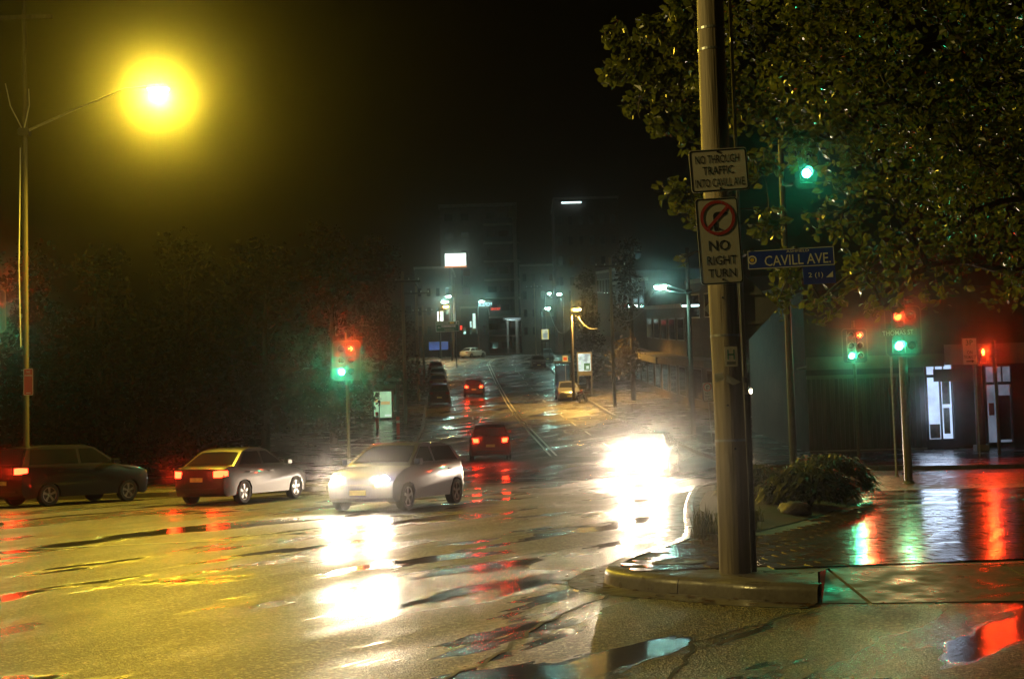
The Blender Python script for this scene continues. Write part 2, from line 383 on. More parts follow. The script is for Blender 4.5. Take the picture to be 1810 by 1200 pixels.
# gutter apron and ramp
gm = MB(); vs = []
for q in kp2:
    nn = nrm_at(q); vs += [(q.x-nn.x*.42, q.y-nn.y*.42, .004), (q.x-nn.x*.02, q.y-nn.y*.02, .010)]
gm.add(vs, [(2*i, 2*i+1, 2*i+3, 2*i+2) for i in range(len(kp2)-1)]); tag(gm.build('gutter', 'wet_concrete', fix=False), kind='structure')
rp = bpy.data.objects.new('ramp', None); col.objects.link(rp); tag(rp, kind='structure')
MB().add([(2.74, 13.0, .006), (3.13, 12.92, .006), (3.13, 14.60, .15), (2.98, 14.2, .16), (2.74, 13.06, .165), (2.74, 13.0, -.02), (3.13, 12.92, -.02)],
         [(0, 1, 2), (0, 2, 3), (0, 3, 4), (0, 5, 6, 1)]).build('flare', 'wet_concrete', rp)
xs = [3.15, 4.9, 6.6, 9, 14, 30, 60]
for a, c in zip(xs, xs[1:]):
    MB().add([(a+.012, 12.9-(a-3)*.1 if a < 8 else 12.4, .008), (c-.012, 12.9-(c-3)*.1 if c < 8 else 12.4, .008), (c-.012, 14.60, .15), (a+.012, 14.60, .15), (a+.012, 14.6, -.05), (c-.012, 14.6, -.05), (c-.012, 12.9-(c-3)*.1 if c < 8 else 12.4, -.05), (a+.012, 12.9-(a-3)*.1 if a < 8 else 12.4, -.05)],
             [(0, 1, 2, 3), (3, 2, 5, 4), (0, 7, 6, 1), (0, 3, 4, 7), (1, 6, 5, 2)]).build('ramp_slab', 'wet_concrete', rp)

# garden bed on the island
BED = [(2.45, 19.9), (3.0, 19.3), (4.2, 21.6), (5.4, 24.3), (6.55, 27), (7.4, 31), (6.2, 33.2), (4.5, 33.6), (3.75, 29), (3.0, 24)]
def inpoly(x, y, poly):
    c = False; n = len(poly)
    for i in range(n):
        (xa, ya), (xb, yb) = poly[i], poly[(i+1) % n]
        if (ya > y) != (yb > y) and x < (xb-xa)*(y-ya)/(yb-ya)+xa: c = not c
    return c
bed = MB(); cb = (4.6, 26.5); n = len(BED)
vs = [(x, y, .165) for x, y in BED]+[((x+cb[0])/2, (y+cb[1])/2, .27+.04*rnd.random()) for x, y in BED]+[(cb[0], cb[1], .3)]
bed.add(vs, [(i, (i+1) % n, n+(i+1) % n, n+i) for i in range(n)]+[(n+i, n+(i+1) % n, 2*n) for i in range(n)])
tag(bed.build('garden_bed', 'earth', fix=False), kind='structure')

# pavers of the island, laid in stretcher rows
inner = []
for i, (x, y) in enumerate(IS): inner.append((x, y))
def clear_of_edge(x, y, d):
    for q in kp2:
        if (q.x-x)**2+(q.y-y)**2 < d*d: return False
    return True
pv = []
ang = R(6); ca, sa = math.cos(ang), math.sin(ang); pw, pd = .40, .30
for j in range(-10, 90):
    for i in range(-20, 60):
        u = (i+(.5 if j % 2 else 0))*pw; v = j*pd
        x, y = 2+u*ca-v*sa, 14.75+u*sa+v*ca
        cs = [(x+dx*ca-dy*sa, y+dx*sa+dy*ca) for dx, dy in ((-pw/2, -pd/2), (pw/2, -pd/2), (pw/2, pd/2), (-pw/2, pd/2))]
        if x > 15 or y > 31 or not all(inpoly(a, c, IS) for a, c in cs) or not clear_of_edge(x, y, .30) or any(inpoly(a, c, BED) for a, c in cs): continue
        if min(c[1] for c in cs) < 14.64: continue
        pv.append((x, y))
def view_x(x, y): return CX+F*x/y
pv.sort(key=lambda p: (0 if view_x(*p) < 1830 else 1, p[1]))
pm = []
for k in range(4):
    mb = MB(); w, d = pw/2-.006, pd/2-.006; t = .038; e = .008
    j = [rnd.uniform(-.002, .002) for _ in range(4)]
    base = [(-w, -d), (w, -d), (w, d), (-w, d)]
    vs = [(x, y, 0) for x, y in base]+[(x, y, t-e) for x, y in base]+[(x*(1-e/w), y*(1-e/d), t+jj) for (x, y), jj in zip(base, j)]
    mb.add(vs, [(4, 5, 9, 8), (5, 6, 10, 9), (6, 7, 11, 10), (7, 4, 8, 11), (8, 9, 10, 11), (0, 1, 5, 4), (1, 2, 6, 5), (2, 3, 7, 6), (3, 0, 4, 7)])
    pm.append(mb.mesh('paver', 'wet_paver'))
rest = MB()
for i, (x, y) in enumerate(pv):
    z = .128+rnd.uniform(-.0025, .0025)
    if i < 300:
        o = link('paver', pm[i % 4], island); o.location = (x, y, z)
        o.rotation_euler = (rnd.gauss(0, .004), rnd.gauss(0, .004), ang)
    else:
        me = pm[i % 4]; rest.add([(x+v.co.x*ca-v.co.y*sa, y+v.co.x*sa+v.co.y*ca, z+v.co.z) for v in me.vertices], [tuple(p.vertices) for p in me.polygons])
tag(rest.build('paver_field', 'wet_paver', island, fix=False), kind='stuff')
# round inspection cover near the corner
cov = thing('inspection_cover', (1.75, 15.6, .163), 0, 'small round steel inspection cover set in the corner pavers', 'cover')
MB().lathe([(.30, 0), (.30, .012), (.27, .016), (.27, .010), (.0, .011)], 24).build('ring', 'galvanised', cov)
MB().box(-.05, .05, -.012, .012, .008, .018).build('lift_slot', 'dark_steel', cov)

# street markings
def stripe(name, pts, w, m='line_paint', dz=.006):
    mb = MB(); vs = []
    for i, (x, y) in enumerate(pts):
        d = Vector((pts[min(i+1, len(pts)-1)][0]-pts[max(i-1, 0)][0], pts[min(i+1, len(pts)-1)][1]-pts[max(i-1, 0)][1])).normalized()
        nx, ny = d.y*w/2, -d.x*w/2; vs += [(x-nx, y-ny, h(y)+dz), (x+nx, y+ny, h(y)+dz)]
    mb.add(vs, [(2*i, 2*i+1, 2*i+3, 2*i+2) for i in range(len(pts)-1)])
    return tag(mb.build(name, m, fix=False), kind='structure')
cly = [62, 66, 72, 77, 85, 93, 103, 113, 126, 140, 154, 168, 180, 186, 190, 194, 198, 202, 206]
for s in (-.13, .13): stripe('centre_line', [(centre(y)+s, y) for y in cly], .10)
for k in range(14):
    y0 = 66+k*9
    for nm, off in (('lane_line', -3.0), ('lane_line', 2.9)):
        stripe(nm, [(centre(y)+off, y) for y in (y0, y0+1.5, y0+3)], .10)
def seam(pts, w, zz=.005): stripe('road_seam', pts, w, 'tar', zz)
def wig(pts, amp, k=8):
    o = []
    for (xa, ya), (xb, yb) in zip(pts, pts[1:]):
        for i in range(k): t = i/k; o.append((xa+(xb-xa)*t+rnd.gauss(0, amp), ya+(yb-ya)*t+rnd.gauss(0, amp)))
    return o+[pts[-1]]
seam(wig([(-9, 11.0), (-1.2, 11.6)], .006), .025)
seam(wig([(-7, 16.2), (-1, 17.6), (1.5, 21)], .012), .045)
seam(wig([(-10, 13.4), (-4, 17), (2, 26)], .012), .035)
seam(wig([(.9, 14.1), (.2, 12.2), (-.3, 10), (-1.0, 8.6)], .02), .035)
seam(wig([(2.4, 12.4), (1.3, 10.8), (.9, 9.0)], .02), .03)
stripe('stop_line', [(2.2, 61.5), (7.2, 61)], .35)
stripe('crossing_line', [(-3.8, 47), (6.6, 46)], .12)
stripe('crossing_line', [(-3.8, 50), (6.9, 49)], .12)
stripe('turn_line', [(-12 + i*.9, 21.5 + i*.25) for i in range(9)], .1)

# ------------------------------------------------------------------ haze: fine rain hanging in the lamp light
hz = MB().box(-150, 150, -25, 330, -1.2, 52).build('haze', None); tag(hz, 'fine rain mist hanging in the night air', 'haze', kind='stuff')
hm = bpy.data.materials.new('rain_mist'); hm.use_nodes = True; t = hm.node_tree; t.nodes.clear()
ho = t.nodes.new('ShaderNodeOutputMaterial'); pvn = t.nodes.new('ShaderNodeVolumePrincipled')
pvn.inputs['Color'].default_value = (.92, .92, .92, 1); pvn.inputs['Density'].default_value = HAZE; pvn.inputs['Anisotropy'].default_value = .984
t.links.new(pvn.outputs[0], ho.inputs['Volume']); hz.data.materials.append(hm)
try: hm.cycles.volume_sampling = 'MULTIPLE_IMPORTANCE'; hm.cycles.homogeneous_volume = True
except Exception: pass

# ------------------------------------------------------------------ timber pole on the corner with its signs
px0, py0 = 2.18, 14.45
pole = thing('power_pole', (px0, py0, .16), 0, 'tall weathered timber power pole standing on the paved street corner', 'pole')
pts = []; rr = []
for i in range(15):
    z = i*.85 - .05; pts.append((.012*math.sin(z*1.1)-.006*z, 0, z)); rr.append(.158-.0035*z)
pm_ = MB(); pm_.tube(pts, rr, 28); smooth(pm_.build('shaft', 'pole_wood', pole)).data.set_sharp_from_angle(angle=R(60))
MB().tube([(.175, -.03, 1.75), (.17, -.03, 4), (.15, -.03, 9.5)], .019, 8).build('conduit', 'conduit', pole)
MB().tube([(.185, -.05, 0), (.185, -.05, 1.78)], .028, 8).build('cable_guard', 'dark_steel', pole)
for z in (1.32, 2.38, 5.55, 5.33):
    MB().lathe([(.156-.0035*z, z-.012), (.163-.0035*z, z-.012), (.163-.0035*z, z+.012), (.156-.0035*z, z+.012)], 28, c=(.012*math.sin(z*1.1)-.006*z, 0, 0)).build('band', 'galvanised', pole)
for z in (1.9, 3.9, 5.4):
    MB().box(.15, .20, -.06, 0, z, z+.05).build('conduit_clip', 'galvanised', pole)
for k in range(6):
    z = 1.3+k*.35+rnd.uniform(-.1, .1); a = rnd.uniform(-2.3, -.9)
    MB().lathe([(.006, -.02), (.012, -.012), (.012, .0)], 8, 'y', (math.cos(a)*.152, math.sin(a)*.156, z)).build('nail', 'dark_steel', pole)
hp = thing('pole_plate', (px0+.015, py0-.177, 2.32), R(4), 'small pale plate with a green letter H nailed to the timber pole', 'plate')
MB().prism(rrect(-.065, .065, -.10, .10, .01), -.002, .004).build('plate', 'sign_white', hp)
mat('sign_teal', (.01, .2, .14), .4)
text('H', .075, .10, 0, .02, -.004, 'sign_teal', hp)
MB().box(-.045, .045, -.003, -.002, -.08, -.05).build('code_strip', 'sign_back', hp)
br = thing('torn_bracket', (px0-.02, py0-.17, 2.09), 0, 'bent torn metal strap hanging off the timber pole', 'bracket')
MB().add([(-.14, 0, .06), (-.06, -.03, .07), (-.04, -.04, .0), (-.13, -.01, -.03)], [(0, 1, 2, 3)]).build('flap', 'galvanised', br, fix=False)
MB().add([(-.02, -.02, .05), (.12, -.05, -.03), (.04, -.07, -.06), (-.03, -.04, -.02)], [(0, 1, 2, 3)]).build('strap_end', 'sign_back', br, fix=False)

def arc_pts(cx_, cz_, r, a0, a1, n): return [(cx_+r*math.cos(R(a0+(a1-a0)*i/n)), cz_+r*math.sin(R(a0+(a1-a0)*i/n))) for i in range(n+1)]
# NO THROUGH TRAFFIC sign
s1 = thing('traffic_sign', P(1271, 301, py0-.21), R(2), 'white NO THROUGH TRAFFIC INTO CAVILL AVE plate, topmost sign on the timber pole', 'sign', ry=R(-2.8))
W, H_ = .59, .435
MB().prism(rrect(-W/2, W/2, -H_/2, H_/2, .03), 0, .003).build('panel', 'sign_white', s1)
ringpoly(MB(), rrect(-W/2+.006, W/2-.006, -H_/2+.006, H_/2-.006, .028), rrect(-W/2+.020, W/2-.020, -H_/2+.020, H_/2-.020, .02), -.0015).build('border', 'sign_black', s1, fix=False)
text('NO THROUGH', .445, .085, -.01, .115, -.002, 'sign_black', s1)
text('TRAFFIC', .315, .085, -.01, .0, -.002, 'sign_black', s1)
text('INTO CAVILL AVE.', .515, .085, .005, -.125, -.002, 'sign_black', s1)
for z in (.19, -.185): MB().lathe([(.0, -.006), (.010, -.006), (.012, -.001)], 10, 'y', (0, 0, z)).build('bolt', 'dark_steel', s1)
MB().box(-.12, .12, .003, .04, -.02, .02).build('bracket', 'galvanised', s1)
# NO RIGHT TURN sign
s2 = thing('traffic_sign', P(1271.5, 426, py0-.215), R(3), 'tall white NO RIGHT TURN sign with red ring bolted to the timber pole', 'sign', ry=R(-2.2))
W, H_ = .435, .875
MB().prism(rrect(-W/2, W/2, -H_/2, H_/2, .035), 0, .003).build('panel', 'sign_white', s2)
ringpoly(MB(), rrect(-W/2+.004, W/2-.004, -H_/2+.004, H_/2-.004, .032), rrect(-W/2+.017, W/2-.017, -H_/2+.017, H_/2-.017, .025), -.0015).build('border', 'sign_black', s2, fix=False)
arrow = [(-.045, .105), (-.045, .262), (-.03, .285), (-.005, .295), (.06, .295), (.06, .312), (.105, .282), (.06, .252), (.06, .262), (.005, .262), (-.008, .25), (-.008, .105)]
MB().prism(arrow, -.0022, -.001).build('turn_arrow', 'sign_black', s2)
ringpoly(MB(), arc_pts(0, .235, .178, 0, 360, 40)[:-1], arc_pts(0, .235, .146, 0, 360, 40)[:-1], -.0034).build('ring', 'sign_red', s2, fix=False)
d = Vector((1, 1)).normalized()*.15; q = Vector((-1, 1)).normalized()*.016
MB().prism([(d.x+q.x, .235+d.y+q.y), (-d.x+q.x, .235-d.y+q.y), (-d.x-q.x, .235-d.y-q.y), (d.x-q.x, .235+d.y-q.y)], -.003, -.0024).build('slash', 'sign_red', s2)
text('NO', .21, .105, -.005, -.045, -.002, 'sign_black', s2)
text('RIGHT', .30, .09, .01, -.195, -.002, 'sign_black', s2)
text('TURN', .28, .085, .005, -.325, -.002, 'sign_black', s2)
for z in (.12, -.39): MB().lathe([(.0, -.006), (.010, -.006), (.012, -.001)], 10, 'y', (.01, 0, z)).build('bolt', 'dark_steel', s2)
for z in (.3, -.3): MB().box(-.1, .1, .003, .045, z-.02, z+.02).build('bracket', 'galvanised', s2)
# CAVILL AVE blade
p = P(1398, 456, py0-.27)
s3 = thing('street_sign', p, R(-4), 'blue CAVILL AVE street name blade reaching out from the timber pole', 'sign', ry=R(-1.2))
W, H_ = .86, .19
MB().prism(rrect(-W/2, W/2, -H_/2, H_/2, .006), 0, .006).build('panel', 'sign_blue', s3)
ringpoly(MB(), rrect(-W/2+.002, W/2-.002, -H_/2+.002, H_/2-.002, .005), rrect(-W/2+.009, W/2-.009, -H_/2+.009, H_/2-.009, .004), -.0015).build('border', 'sign_white', s3, fix=False)
text('ASHFIELD', .225, .027, .07, .068, -.002, 'sign_white', s3)
text('CAVILL AVE.', .655, .105, .065, -.018, -.002, 'sign_white', s3)
ringpoly(MB(), arc_pts(-.385, .0, .045, 0, 360, 24)[:-1], arc_pts(-.385, .0, .030, 0, 360, 24)[:-1], -.002).build('emblem', 'sign_white', s3, fix=False)
MB().prism(arc_pts(-.385, 0, .02, 0, 360, 14)[:-1], -.0022, -.001).build('emblem_centre', 'sign_yellow', s3)
MB().prism(rrect(.11, W/2, -.275, -H_/2-.004, .004), 0, .005).build('number_panel', 'sign_blue', s3)
text('2 (1)', .145, .062, .235, -.19, -.002, 'sign_white', s3)
MB().prism([(.335, -.215), (.405, -.215), (.405, -.155)], -.002, -.0008).build('direction_mark', 'sign_white', s3)
for x in (-.39, .05): MB().box(x-.015, x+.015, -.006, .012, H_/2, H_/2+.022).build('clip', 'dark_steel', s3)
MB().box(-W/2-.03, -W/2-.002, -.002, .25, H_/2-.03, H_/2+.012).box(-.80, -W/2-.03, .22, .25, H_/2-.03, H_/2+.012).build('arm', 'dark_steel', s3)

# ------------------------------------------------------------------ traffic signals
GREEN, RED, AMBER = (.02, 1.0, .42), (1.0, .035, .005), (1, .5, .02)
emit('signal_green', (.10, 1.0, .55), 60); emit('signal_red', (1.0, .045, .008), 22); emit('arrow_red', (1.0, .12, .03), 30); emit('arrow_field', (1.0, .03, .004), 3.5)
emit('ped_red', (1.0, .15, .02), 30)
def signal_head(root, z0, cols, lit, facing=0, board=True, glow=60, border='fascia'):
    """z0 centre height; lit: list of (col,row,colour,arrow)"""
    pc, pr = .30, .36; w = cols*pc+.30; hh = 3*pr+.16
    if board:
        MB().prism(rrect(-w/2, w/2, z0-hh/2, z0+hh/2, .12, 5), 0, .006).build('target_board', 'signal_black', root)
        ringpoly(MB(), rrect(-w/2, w/2, z0-hh/2, z0+hh/2, .12, 5), rrect(-w/2+.03, w/2-.03, z0-hh/2+.03, z0+hh/2-.03, .10, 5), -.004).build('board_border', border, root, fix=False)
    for c in range(cols):
        x = (c-(cols-1)/2)*pc
        MB().box(x-.135, x+.135, -.10, .16, z0-1.5*pr+.01, z0+1.5*pr-.01).build('housing', 'signal_black', root)
        for r in range(3):
            z = z0+pr*(1-r)
            L_ = [l for l in lit if l[0] == c and l[1] == r]
            m_ = 'dark_glass'
            if L_: m_ = {'g': 'signal_green', 'r': 'signal_red', 'ra': 'arrow_field'}[L_[0][2]]
            ln = MB().lathe([(.10, -.102), (.095, -.112), (.06, -.122), (.0, -.126)], 20, 'y', (x, 0, z)).build('lens', m_, root)
            vis = MB(); k = 14; vs = []
            for i in range(k+1):
                a = R(-25+230*i/k); vs += [(x+.118*math.cos(a), -.10, z+.118*math.sin(a)), (x+.118*math.cos(a), -.10-.10-.14*max(0, math.sin(a)), z+.118*math.sin(a)-.01)]
            vis.add(vs, [(2*i, 2*i+1, 2*i+3, 2*i+2) for i in range(k)]); vis.build('visor', 'signal_black', root, fix=False)
            if L_ and L_[0][2] == 'ra':
                ar = MB(); y = -.128
                for s in (1, -1):
                    ar.prism([(x+.07, z), (x+.045, z+.004*s), (x-.005, z+.062*s), (x+.015, z+.07*s)][::s], y-.004, y)
                ar.prism([(x-.075, z-.012), (x+.04, z-.012), (x+.04, z+.012), (x-.075, z+.012)], y-.004, y)
                ar.build('arrow', 'arrow_red', root)
            if L_:
                c_ = GREEN if L_[0][2] == 'g' else RED
                lamp('signal_lamp', 'SPOT', (x, -.42, z), glow*3.2*(1 if L_[0][2] == 'g' else 1.3), c_, root, rot=(R(-88), 0, 0), size=.09, cone=165, blend=.5)
def signal(px, Y, ztop_py, cols, lit, label, base_z=None, rot=0, glow=60, rad=.055, name='traffic_signal', group=None, postmat='olive_post', lean=0):
    bz = h(Y)+(.15 if base_z is None else base_z); x = X(px, Y, bz)
    t_ = thing(name, (x, Y, bz), rot, label, 'traffic light', group, ry=lean)
    z0 = P(px, ztop_py, Y).z-bz
    MB().tube([(0, .14, -.02), (0, .14, z0+.9)], rad, 10).build('post', postmat, t_)
    MB().lathe([(rad+.05, 0), (rad+.05, .02), (rad+.01, .06)], 12, c=(0, .14, 0)).build('base_flange', 'galvanised', t_)
    for dz in (-.62, .62): MB().box(-.05, .05, .0, .14, z0+dz-.03, z0+dz+.03).build('bracket', 'dark_steel', t_)
    signal_head(t_, z0, cols, lit, glow=glow)
    return t_
signal(617, 44.6, 637, 2, [(0, 2, 'g', 0), (1, 0, 'ra', 1)], 'traffic light with red right arrow and green light on the dark tree side corner', glow=170)
signal(1520, 50.2, 611, 2, [(0, 2, 'g', 0), (1, 0, 'ra', 1)], 'traffic light with red arrow and green light beside the slim bare post', glow=90)
ts = signal(1609, 34.6, 585, 2, [(0, 2, 'g', 0), (0, 0, 'r', 0)], 'traffic light on thick post behind the THOMAS ST name plate', glow=70, rad=.10)
signal(-16, 40.5, 550, 2, [(0, 2, 'g', 0), (1, 0, 'ra', 1)], 'traffic light cut by the edge beside the tall lamp pole', glow=160)
# mast arm signal in the tree
mx, my = X(1408, 31, .2), 31.0
ms = thing('mast_signal', (mx, my, .2), 0, 'tall mast with green light glowing among the tree leaves', 'traffic light')
zg = P(1424, 308, my).z-.2
MB().tube([(0, .2, 0), (0, .2, zg+.9)], [.09, .055], 12).build('mast', 'dark_steel', ms)
MB().lathe([(.16, 0), (.16, .03), (.1, .06)], 12, c=(0, .2, 0)).build('base_flange', 'galvanised', ms)
for dz in (-.2, .9): MB().box(-.04, .2, .0, .2, zg+dz-.03, zg+dz+.03).build('bracket', 'dark_steel', ms)
sub = bpy.data.objects.new('signal_head', None)
pc = (X(1424, my, zg+.2)-mx)
for nm, a in (('target_board', rrect(pc-.24, pc+.24, zg-.32, zg+1.02, .1)),): MB().prism(a, 0, .006).build(nm, 'signal_black', ms)
MB().box(pc-.135, pc+.135, -.10, .14, zg-.2, zg+.88).build('housing', 'signal_black', ms)
for r in range(3):
    z = zg+.36*r
    MB().lathe([(.10, -.102), (.095, -.112), (.06, -.122), (.0, -.126)], 20, 'y', (pc, 0, z)).build('lens', 'signal_green' if r == 0 else 'dark_glass', ms)
    vs = []
    for i in range(15):
        a = R(-25+230*i/14); vs += [(pc+.118*math.cos(a), -.1, z+.118*math.sin(a)), (pc+.118*math.cos(a), -.2-.14*max(0, math.sin(a)), z+.118*math.sin(a)-.01)]
    MB().add(vs, [(2*i, 2*i+1, 2*i+3, 2*i+2) for i in range(14)]).build('visor', 'signal_black', ms, fix=False)
lamp('signal_lamp', 'SPOT', (pc, -.45, zg), 220, GREEN, ms, rot=(R(-88), 0, 0), size=.09, cone=165)

# THOMAS ST plate, slim post, pedestrian lantern, parking sign
slim_x = X(1557, 41.0, .15)
sp = thing('slim_post', (slim_x, 39.3, .15), 0, 'slim bare steel post beside the garden shrubs', 'post')
MB().tube([(0, 0, 0), (-.02, 0, 4.5)], .035, 8).build('shaft', 'galvanised', sp); MB().lathe([(.04, 4.5), (.02, 4.54)], 8, c=(-.02, 0, 0)).build('cap', 'dark_steel', sp)
MB().lathe([(.08, 0), (.08, .02), (.04, .04)], 8).build('base_flange', 'galvanised', sp)
s4 = thing('street_sign', P(1587, 587, 34.2), R(-3), 'small THOMAS ST street name plate in front of traffic light', 'sign', ry=R(-2))
mat('sign_olive', (.05, .05, .03), .4)
MB().prism(rrect(-.44, .44, -.10, .10, .01), 0, .006).build('panel', 'sign_olive', s4)
ringpoly(MB(), rrect(-.43, .43, -.09, .09, .01), rrect(-.42, .42, -.08, .08, .008), -.0015).build('border', 'fascia', s4, fix=False)
text('THOMAS ST', .74, .115, 0, -.012, -.002, 'sign_white', s4); text('ASHFIELD', .3, .022, 0, .065, -.002, 'sign_white', s4)
MB().box(-.02, .5, .0, .012, .1, .12).build('arm', 'dark_steel', s4)
pd_x = X(1762, 54, .3)
ped = thing('pedestrian_signal', (pd_x, 53.6, h(53.6)+.14), 0, 'red standing man pedestrian light on slim post outside the shop', 'traffic light')
MB().tube([(0, .1, 0), (0, .1, 4.3)], .06, 10).build('post', 'olive_post', ped)
pz = P(1738, 622, 53.6).z-h(53.6)-.14; pxx = X(1738, 53.6, pz)-pd_x
MB().box(pxx-.17, pxx+.17, -.02, .22, pz-.5, pz+.17).build('housing', 'signal_black', ped)
MB().box(min(pxx, 0), max(pxx, 0), .08, .12, pz-.2, pz-.15).build('bracket', 'dark_steel', ped)
man = MB(); y = -.03
man.prism(arc_pts(pxx, pz+.085, .035, 0, 360, 12)[:-1], y-.006, y)
man.prism([(pxx-.055, pz+.045), (pxx-.055, pz-.05), (pxx-.035, pz-.05), (pxx-.033, pz-.13), (pxx+.033, pz-.13), (pxx+.035, pz-.05), (pxx+.055, pz-.05), (pxx+.055, pz+.045)][::-1], y-.006, y)
man.build('standing_man', 'ped_red', ped)
MB().box(pxx-.12, pxx+.12, -.026, -.024, pz-.44, pz-.22).build('lower_lens', 'dark_glass', ped)
lamp('signal_lamp', 'SPOT', (pxx, -.35, pz), 650, RED, ped, rot=(R(-88), 0, 0), size=.1, cone=165)
fp = thing('awning_post', (X(1735, 56, .4), 56, h(56)+.14), 0, 'stout dark post holding up the shop awning', 'post')
MB().tube([(0, 0, 0), (0, 0, 3.7)], .17, 12).build('shaft', 'brick_wall', fp); MB().box(-.24, .24, -.24, .24, 0, .25).build('plinth', 'render_wall', fp)
s5 = thing('parking_sign', P(1714, 621, 53.2), 0, 'white parking sign reading ON THOMAS ST beside the pedestrian light', 'sign')
MB().prism(rrect(-.29, .29, -.52, .52, .04), 0, .004).build('panel', 'sign_white', s5)
ringpoly(MB(), rrect(-.285, .285, -.515, .515, .04), rrect(-.262, .262, -.49, .49, .03), -.002).build('border', 'sign_black', s5, fix=False)
text('3P', .26, .2, 0, .33, -.003, 'sign_green', s5); text('ON', .2, .13, 0, -.04, -.003, 'sign_black', s5); text('THOMAS ST', .46, .12, 0, -.21, -.003, 'sign_black', s5)
MB().prism([(-.14, -.39), (.06, -.39), (.06, -.43), (.16, -.37), (.06, -.31), (.06, -.35), (-.14, -.35)], -.003, -.001).build('arrow', 'sign_black', s5)
MB().tube([(.2, .05, -4.0), (.2, .05, .5)], .03, 8).build('post', 'galvanised', s5)

# diamond warning sign behind the pole, small no right turn sign
dg = thing('warning_sign', P(1310, 545, 19.6), R(6), 'diamond sign seen from behind on a post past the timber pole', 'sign')
MB().prism([(.53, 0), (0, .53), (-.53, 0), (0, -.53)], 0, .004).build('panel', 'sign_back', dg)
for z in (.2, -.2): MB().box(-.3, .3, -.025, -.001, z-.02, z+.02).build('rail', 'galvanised', dg)
zz = dg.location.z-.16
MB().tube([(0, -.045, -zz), (0, -.045, .5)], .03, 8).build('post', 'galvanised', dg)
sr = thing('traffic_sign', P(1251, 692, 62), R(4), 'small NO RIGHT TURN sign on a thin post past the side street', 'sign', ry=R(-3))
MB().prism(rrect(-.22, .22, -.42, .42, .03), 0, .004).build('panel', 'sign_white', sr)
ringpoly(MB(), rrect(-.22, .22, -.42, .42, .03), rrect(-.2, .2, -.4, .4, .03), -.002).build('border', 'sign_black', sr, fix=False)
ringpoly(MB(), arc_pts(0, .2, .18, 0, 360, 24)[:-1], arc_pts(0, .2, .145, 0, 360, 24)[:-1], -.004).build('ring', 'sign_red', sr, fix=False)
MB().prism([(-.05, .08), (-.05, .26), (.08, .26), (.08, .22), (-.01, .22), (-.01, .08)][::-1], -.003, -.001).build('turn_arrow', 'sign_black', sr)
text('NO', .22, .11, 0, -.07, -.003, 'sign_black', sr); text('RIGHT', .3, .08, 0, -.21, -.003, 'sign_black', sr); text('TURN', .28, .08, 0, -.33, -.003, 'sign_black', sr)
zz = sr.location.z-h(62)-.14
MB().tube([(0, .03, -zz), (0, .03, .4)], .025, 8).build('post', 'galvanised', sr)

# ------------------------------------------------------------------ street lamps
emit('sodium', (1.0, .86, .35), 160); emit('mercury', (.45, 1.0, .85), 420); emit('orange_lamp', (1.0, .55, .10), 420)
SOD, MER, ORA = (1.0, .68, .04), (.42, 1.0, .80), (1.0, .55, .10)
def street_lamp(px, py, Y, pole_px, label, m, c, power, pole_mat='pole_wood', top=0, arm=True, group=None, hs=1.0, rad=.13, spot=True):
    hd = P(px, py, Y); bz = h(Y)+.14; bx = X(pole_px, Y, bz+3)
    t_ = thing('street_lamp', (bx, Y, bz), 0, label, 'street lamp', group)
    x, z = hd.x-bx, hd.z-bz; s = 1 if x > 0 else -1
    za = z-1.2 if abs(x) > 1.5 else z-.3
    MB().tube([(0, 0, -.02), (0, 0, (za+z)/2), (0, 0, za+.25+top)], [rad, rad*.8, rad*.7], 12).build('pole', pole_mat, t_)
    MB().tube([(0, -.05, za), (x*.35, -.1, za+(z-za)*.5), (x*.75, -.1, z-.05+.1), (x-s*.25*hs, -.1, z+.1)], [.045, .04, .032, .03], 8).build('arm', 'galvanised', t_)
    MB().box(-.16, .16, -.17, .12, za-.12, za+.12).build('arm_bracket', 'dark_steel', t_)
    hd_ = MB(); k = .34*hs
    hd_.add([(x-k, -.1-.14, z+.02), (x+k, -.1-.14, z+.02), (x+k, -.1+.14, z+.02), (x-k, -.1+.14, z+.02), (x-k*.7, -.1-.09, z+.15), (x+k*.7, -.1-.09, z+.15), (x+k*.7, -.1+.09, z+.15), (x-k*.7, -.1+.09, z+.15)],
            [(0, 3, 2, 1), (4, 5, 6, 7), (0, 1, 5, 4), (1, 2, 6, 5), (2, 3, 7, 6), (3, 0, 4, 7)])
    hd_.build('head', 'galvanised', t_)
    ln = MB(); k *= .88
    ln.add([(x-k, -.1-.12, z+.015), (x+k, -.1-.12, z+.015), (x+k, -.1+.12, z+.015), (x-k, -.1+.12, z+.015), (x-k*.72, -.1-.07, z-.11), (x+k*.72, -.1-.07, z-.11), (x+k*.72, -.1+.07, z-.11), (x-k*.72, -.1+.07, z-.11)],
           [(0, 3, 2, 1), (4, 5, 6, 7), (0, 1, 5, 4), (1, 2, 6, 5), (2, 3, 7, 6), (3, 0, 4, 7)])
    ln.build('lens', m, t_)
    if spot: lamp('lamp_light', 'SPOT', (x, -.1, z-.2), power, c, t_, size=.12, cone=150, blend=.5)
    else: lamp('lamp_light', 'SPOT', (x, -.16, z-.2), power, c, t_, rot=(R(-42), 0, 0), size=.12, cone=146, blend=.55)   # shielded on the house side
    return t_
sl = street_lamp(281, 160, 43, 46, 'glaring yellow street lamp on a long arm from tall timber pole', 'sodium', SOD, 19000, 'dark_wood', top=5.5, rad=.095, spot=False)
sl2 = thing('street_lamp', (-15.5, 11.6, .15), 0, 'yellow street lamp on timber pole along the left side of the junction', 'street lamp')
MB().tube([(0, 0, -.1), (0, 0, 6), (0, 0, 12)], [.15, .13, .11], 12).build('pole', 'pole_wood', sl2)
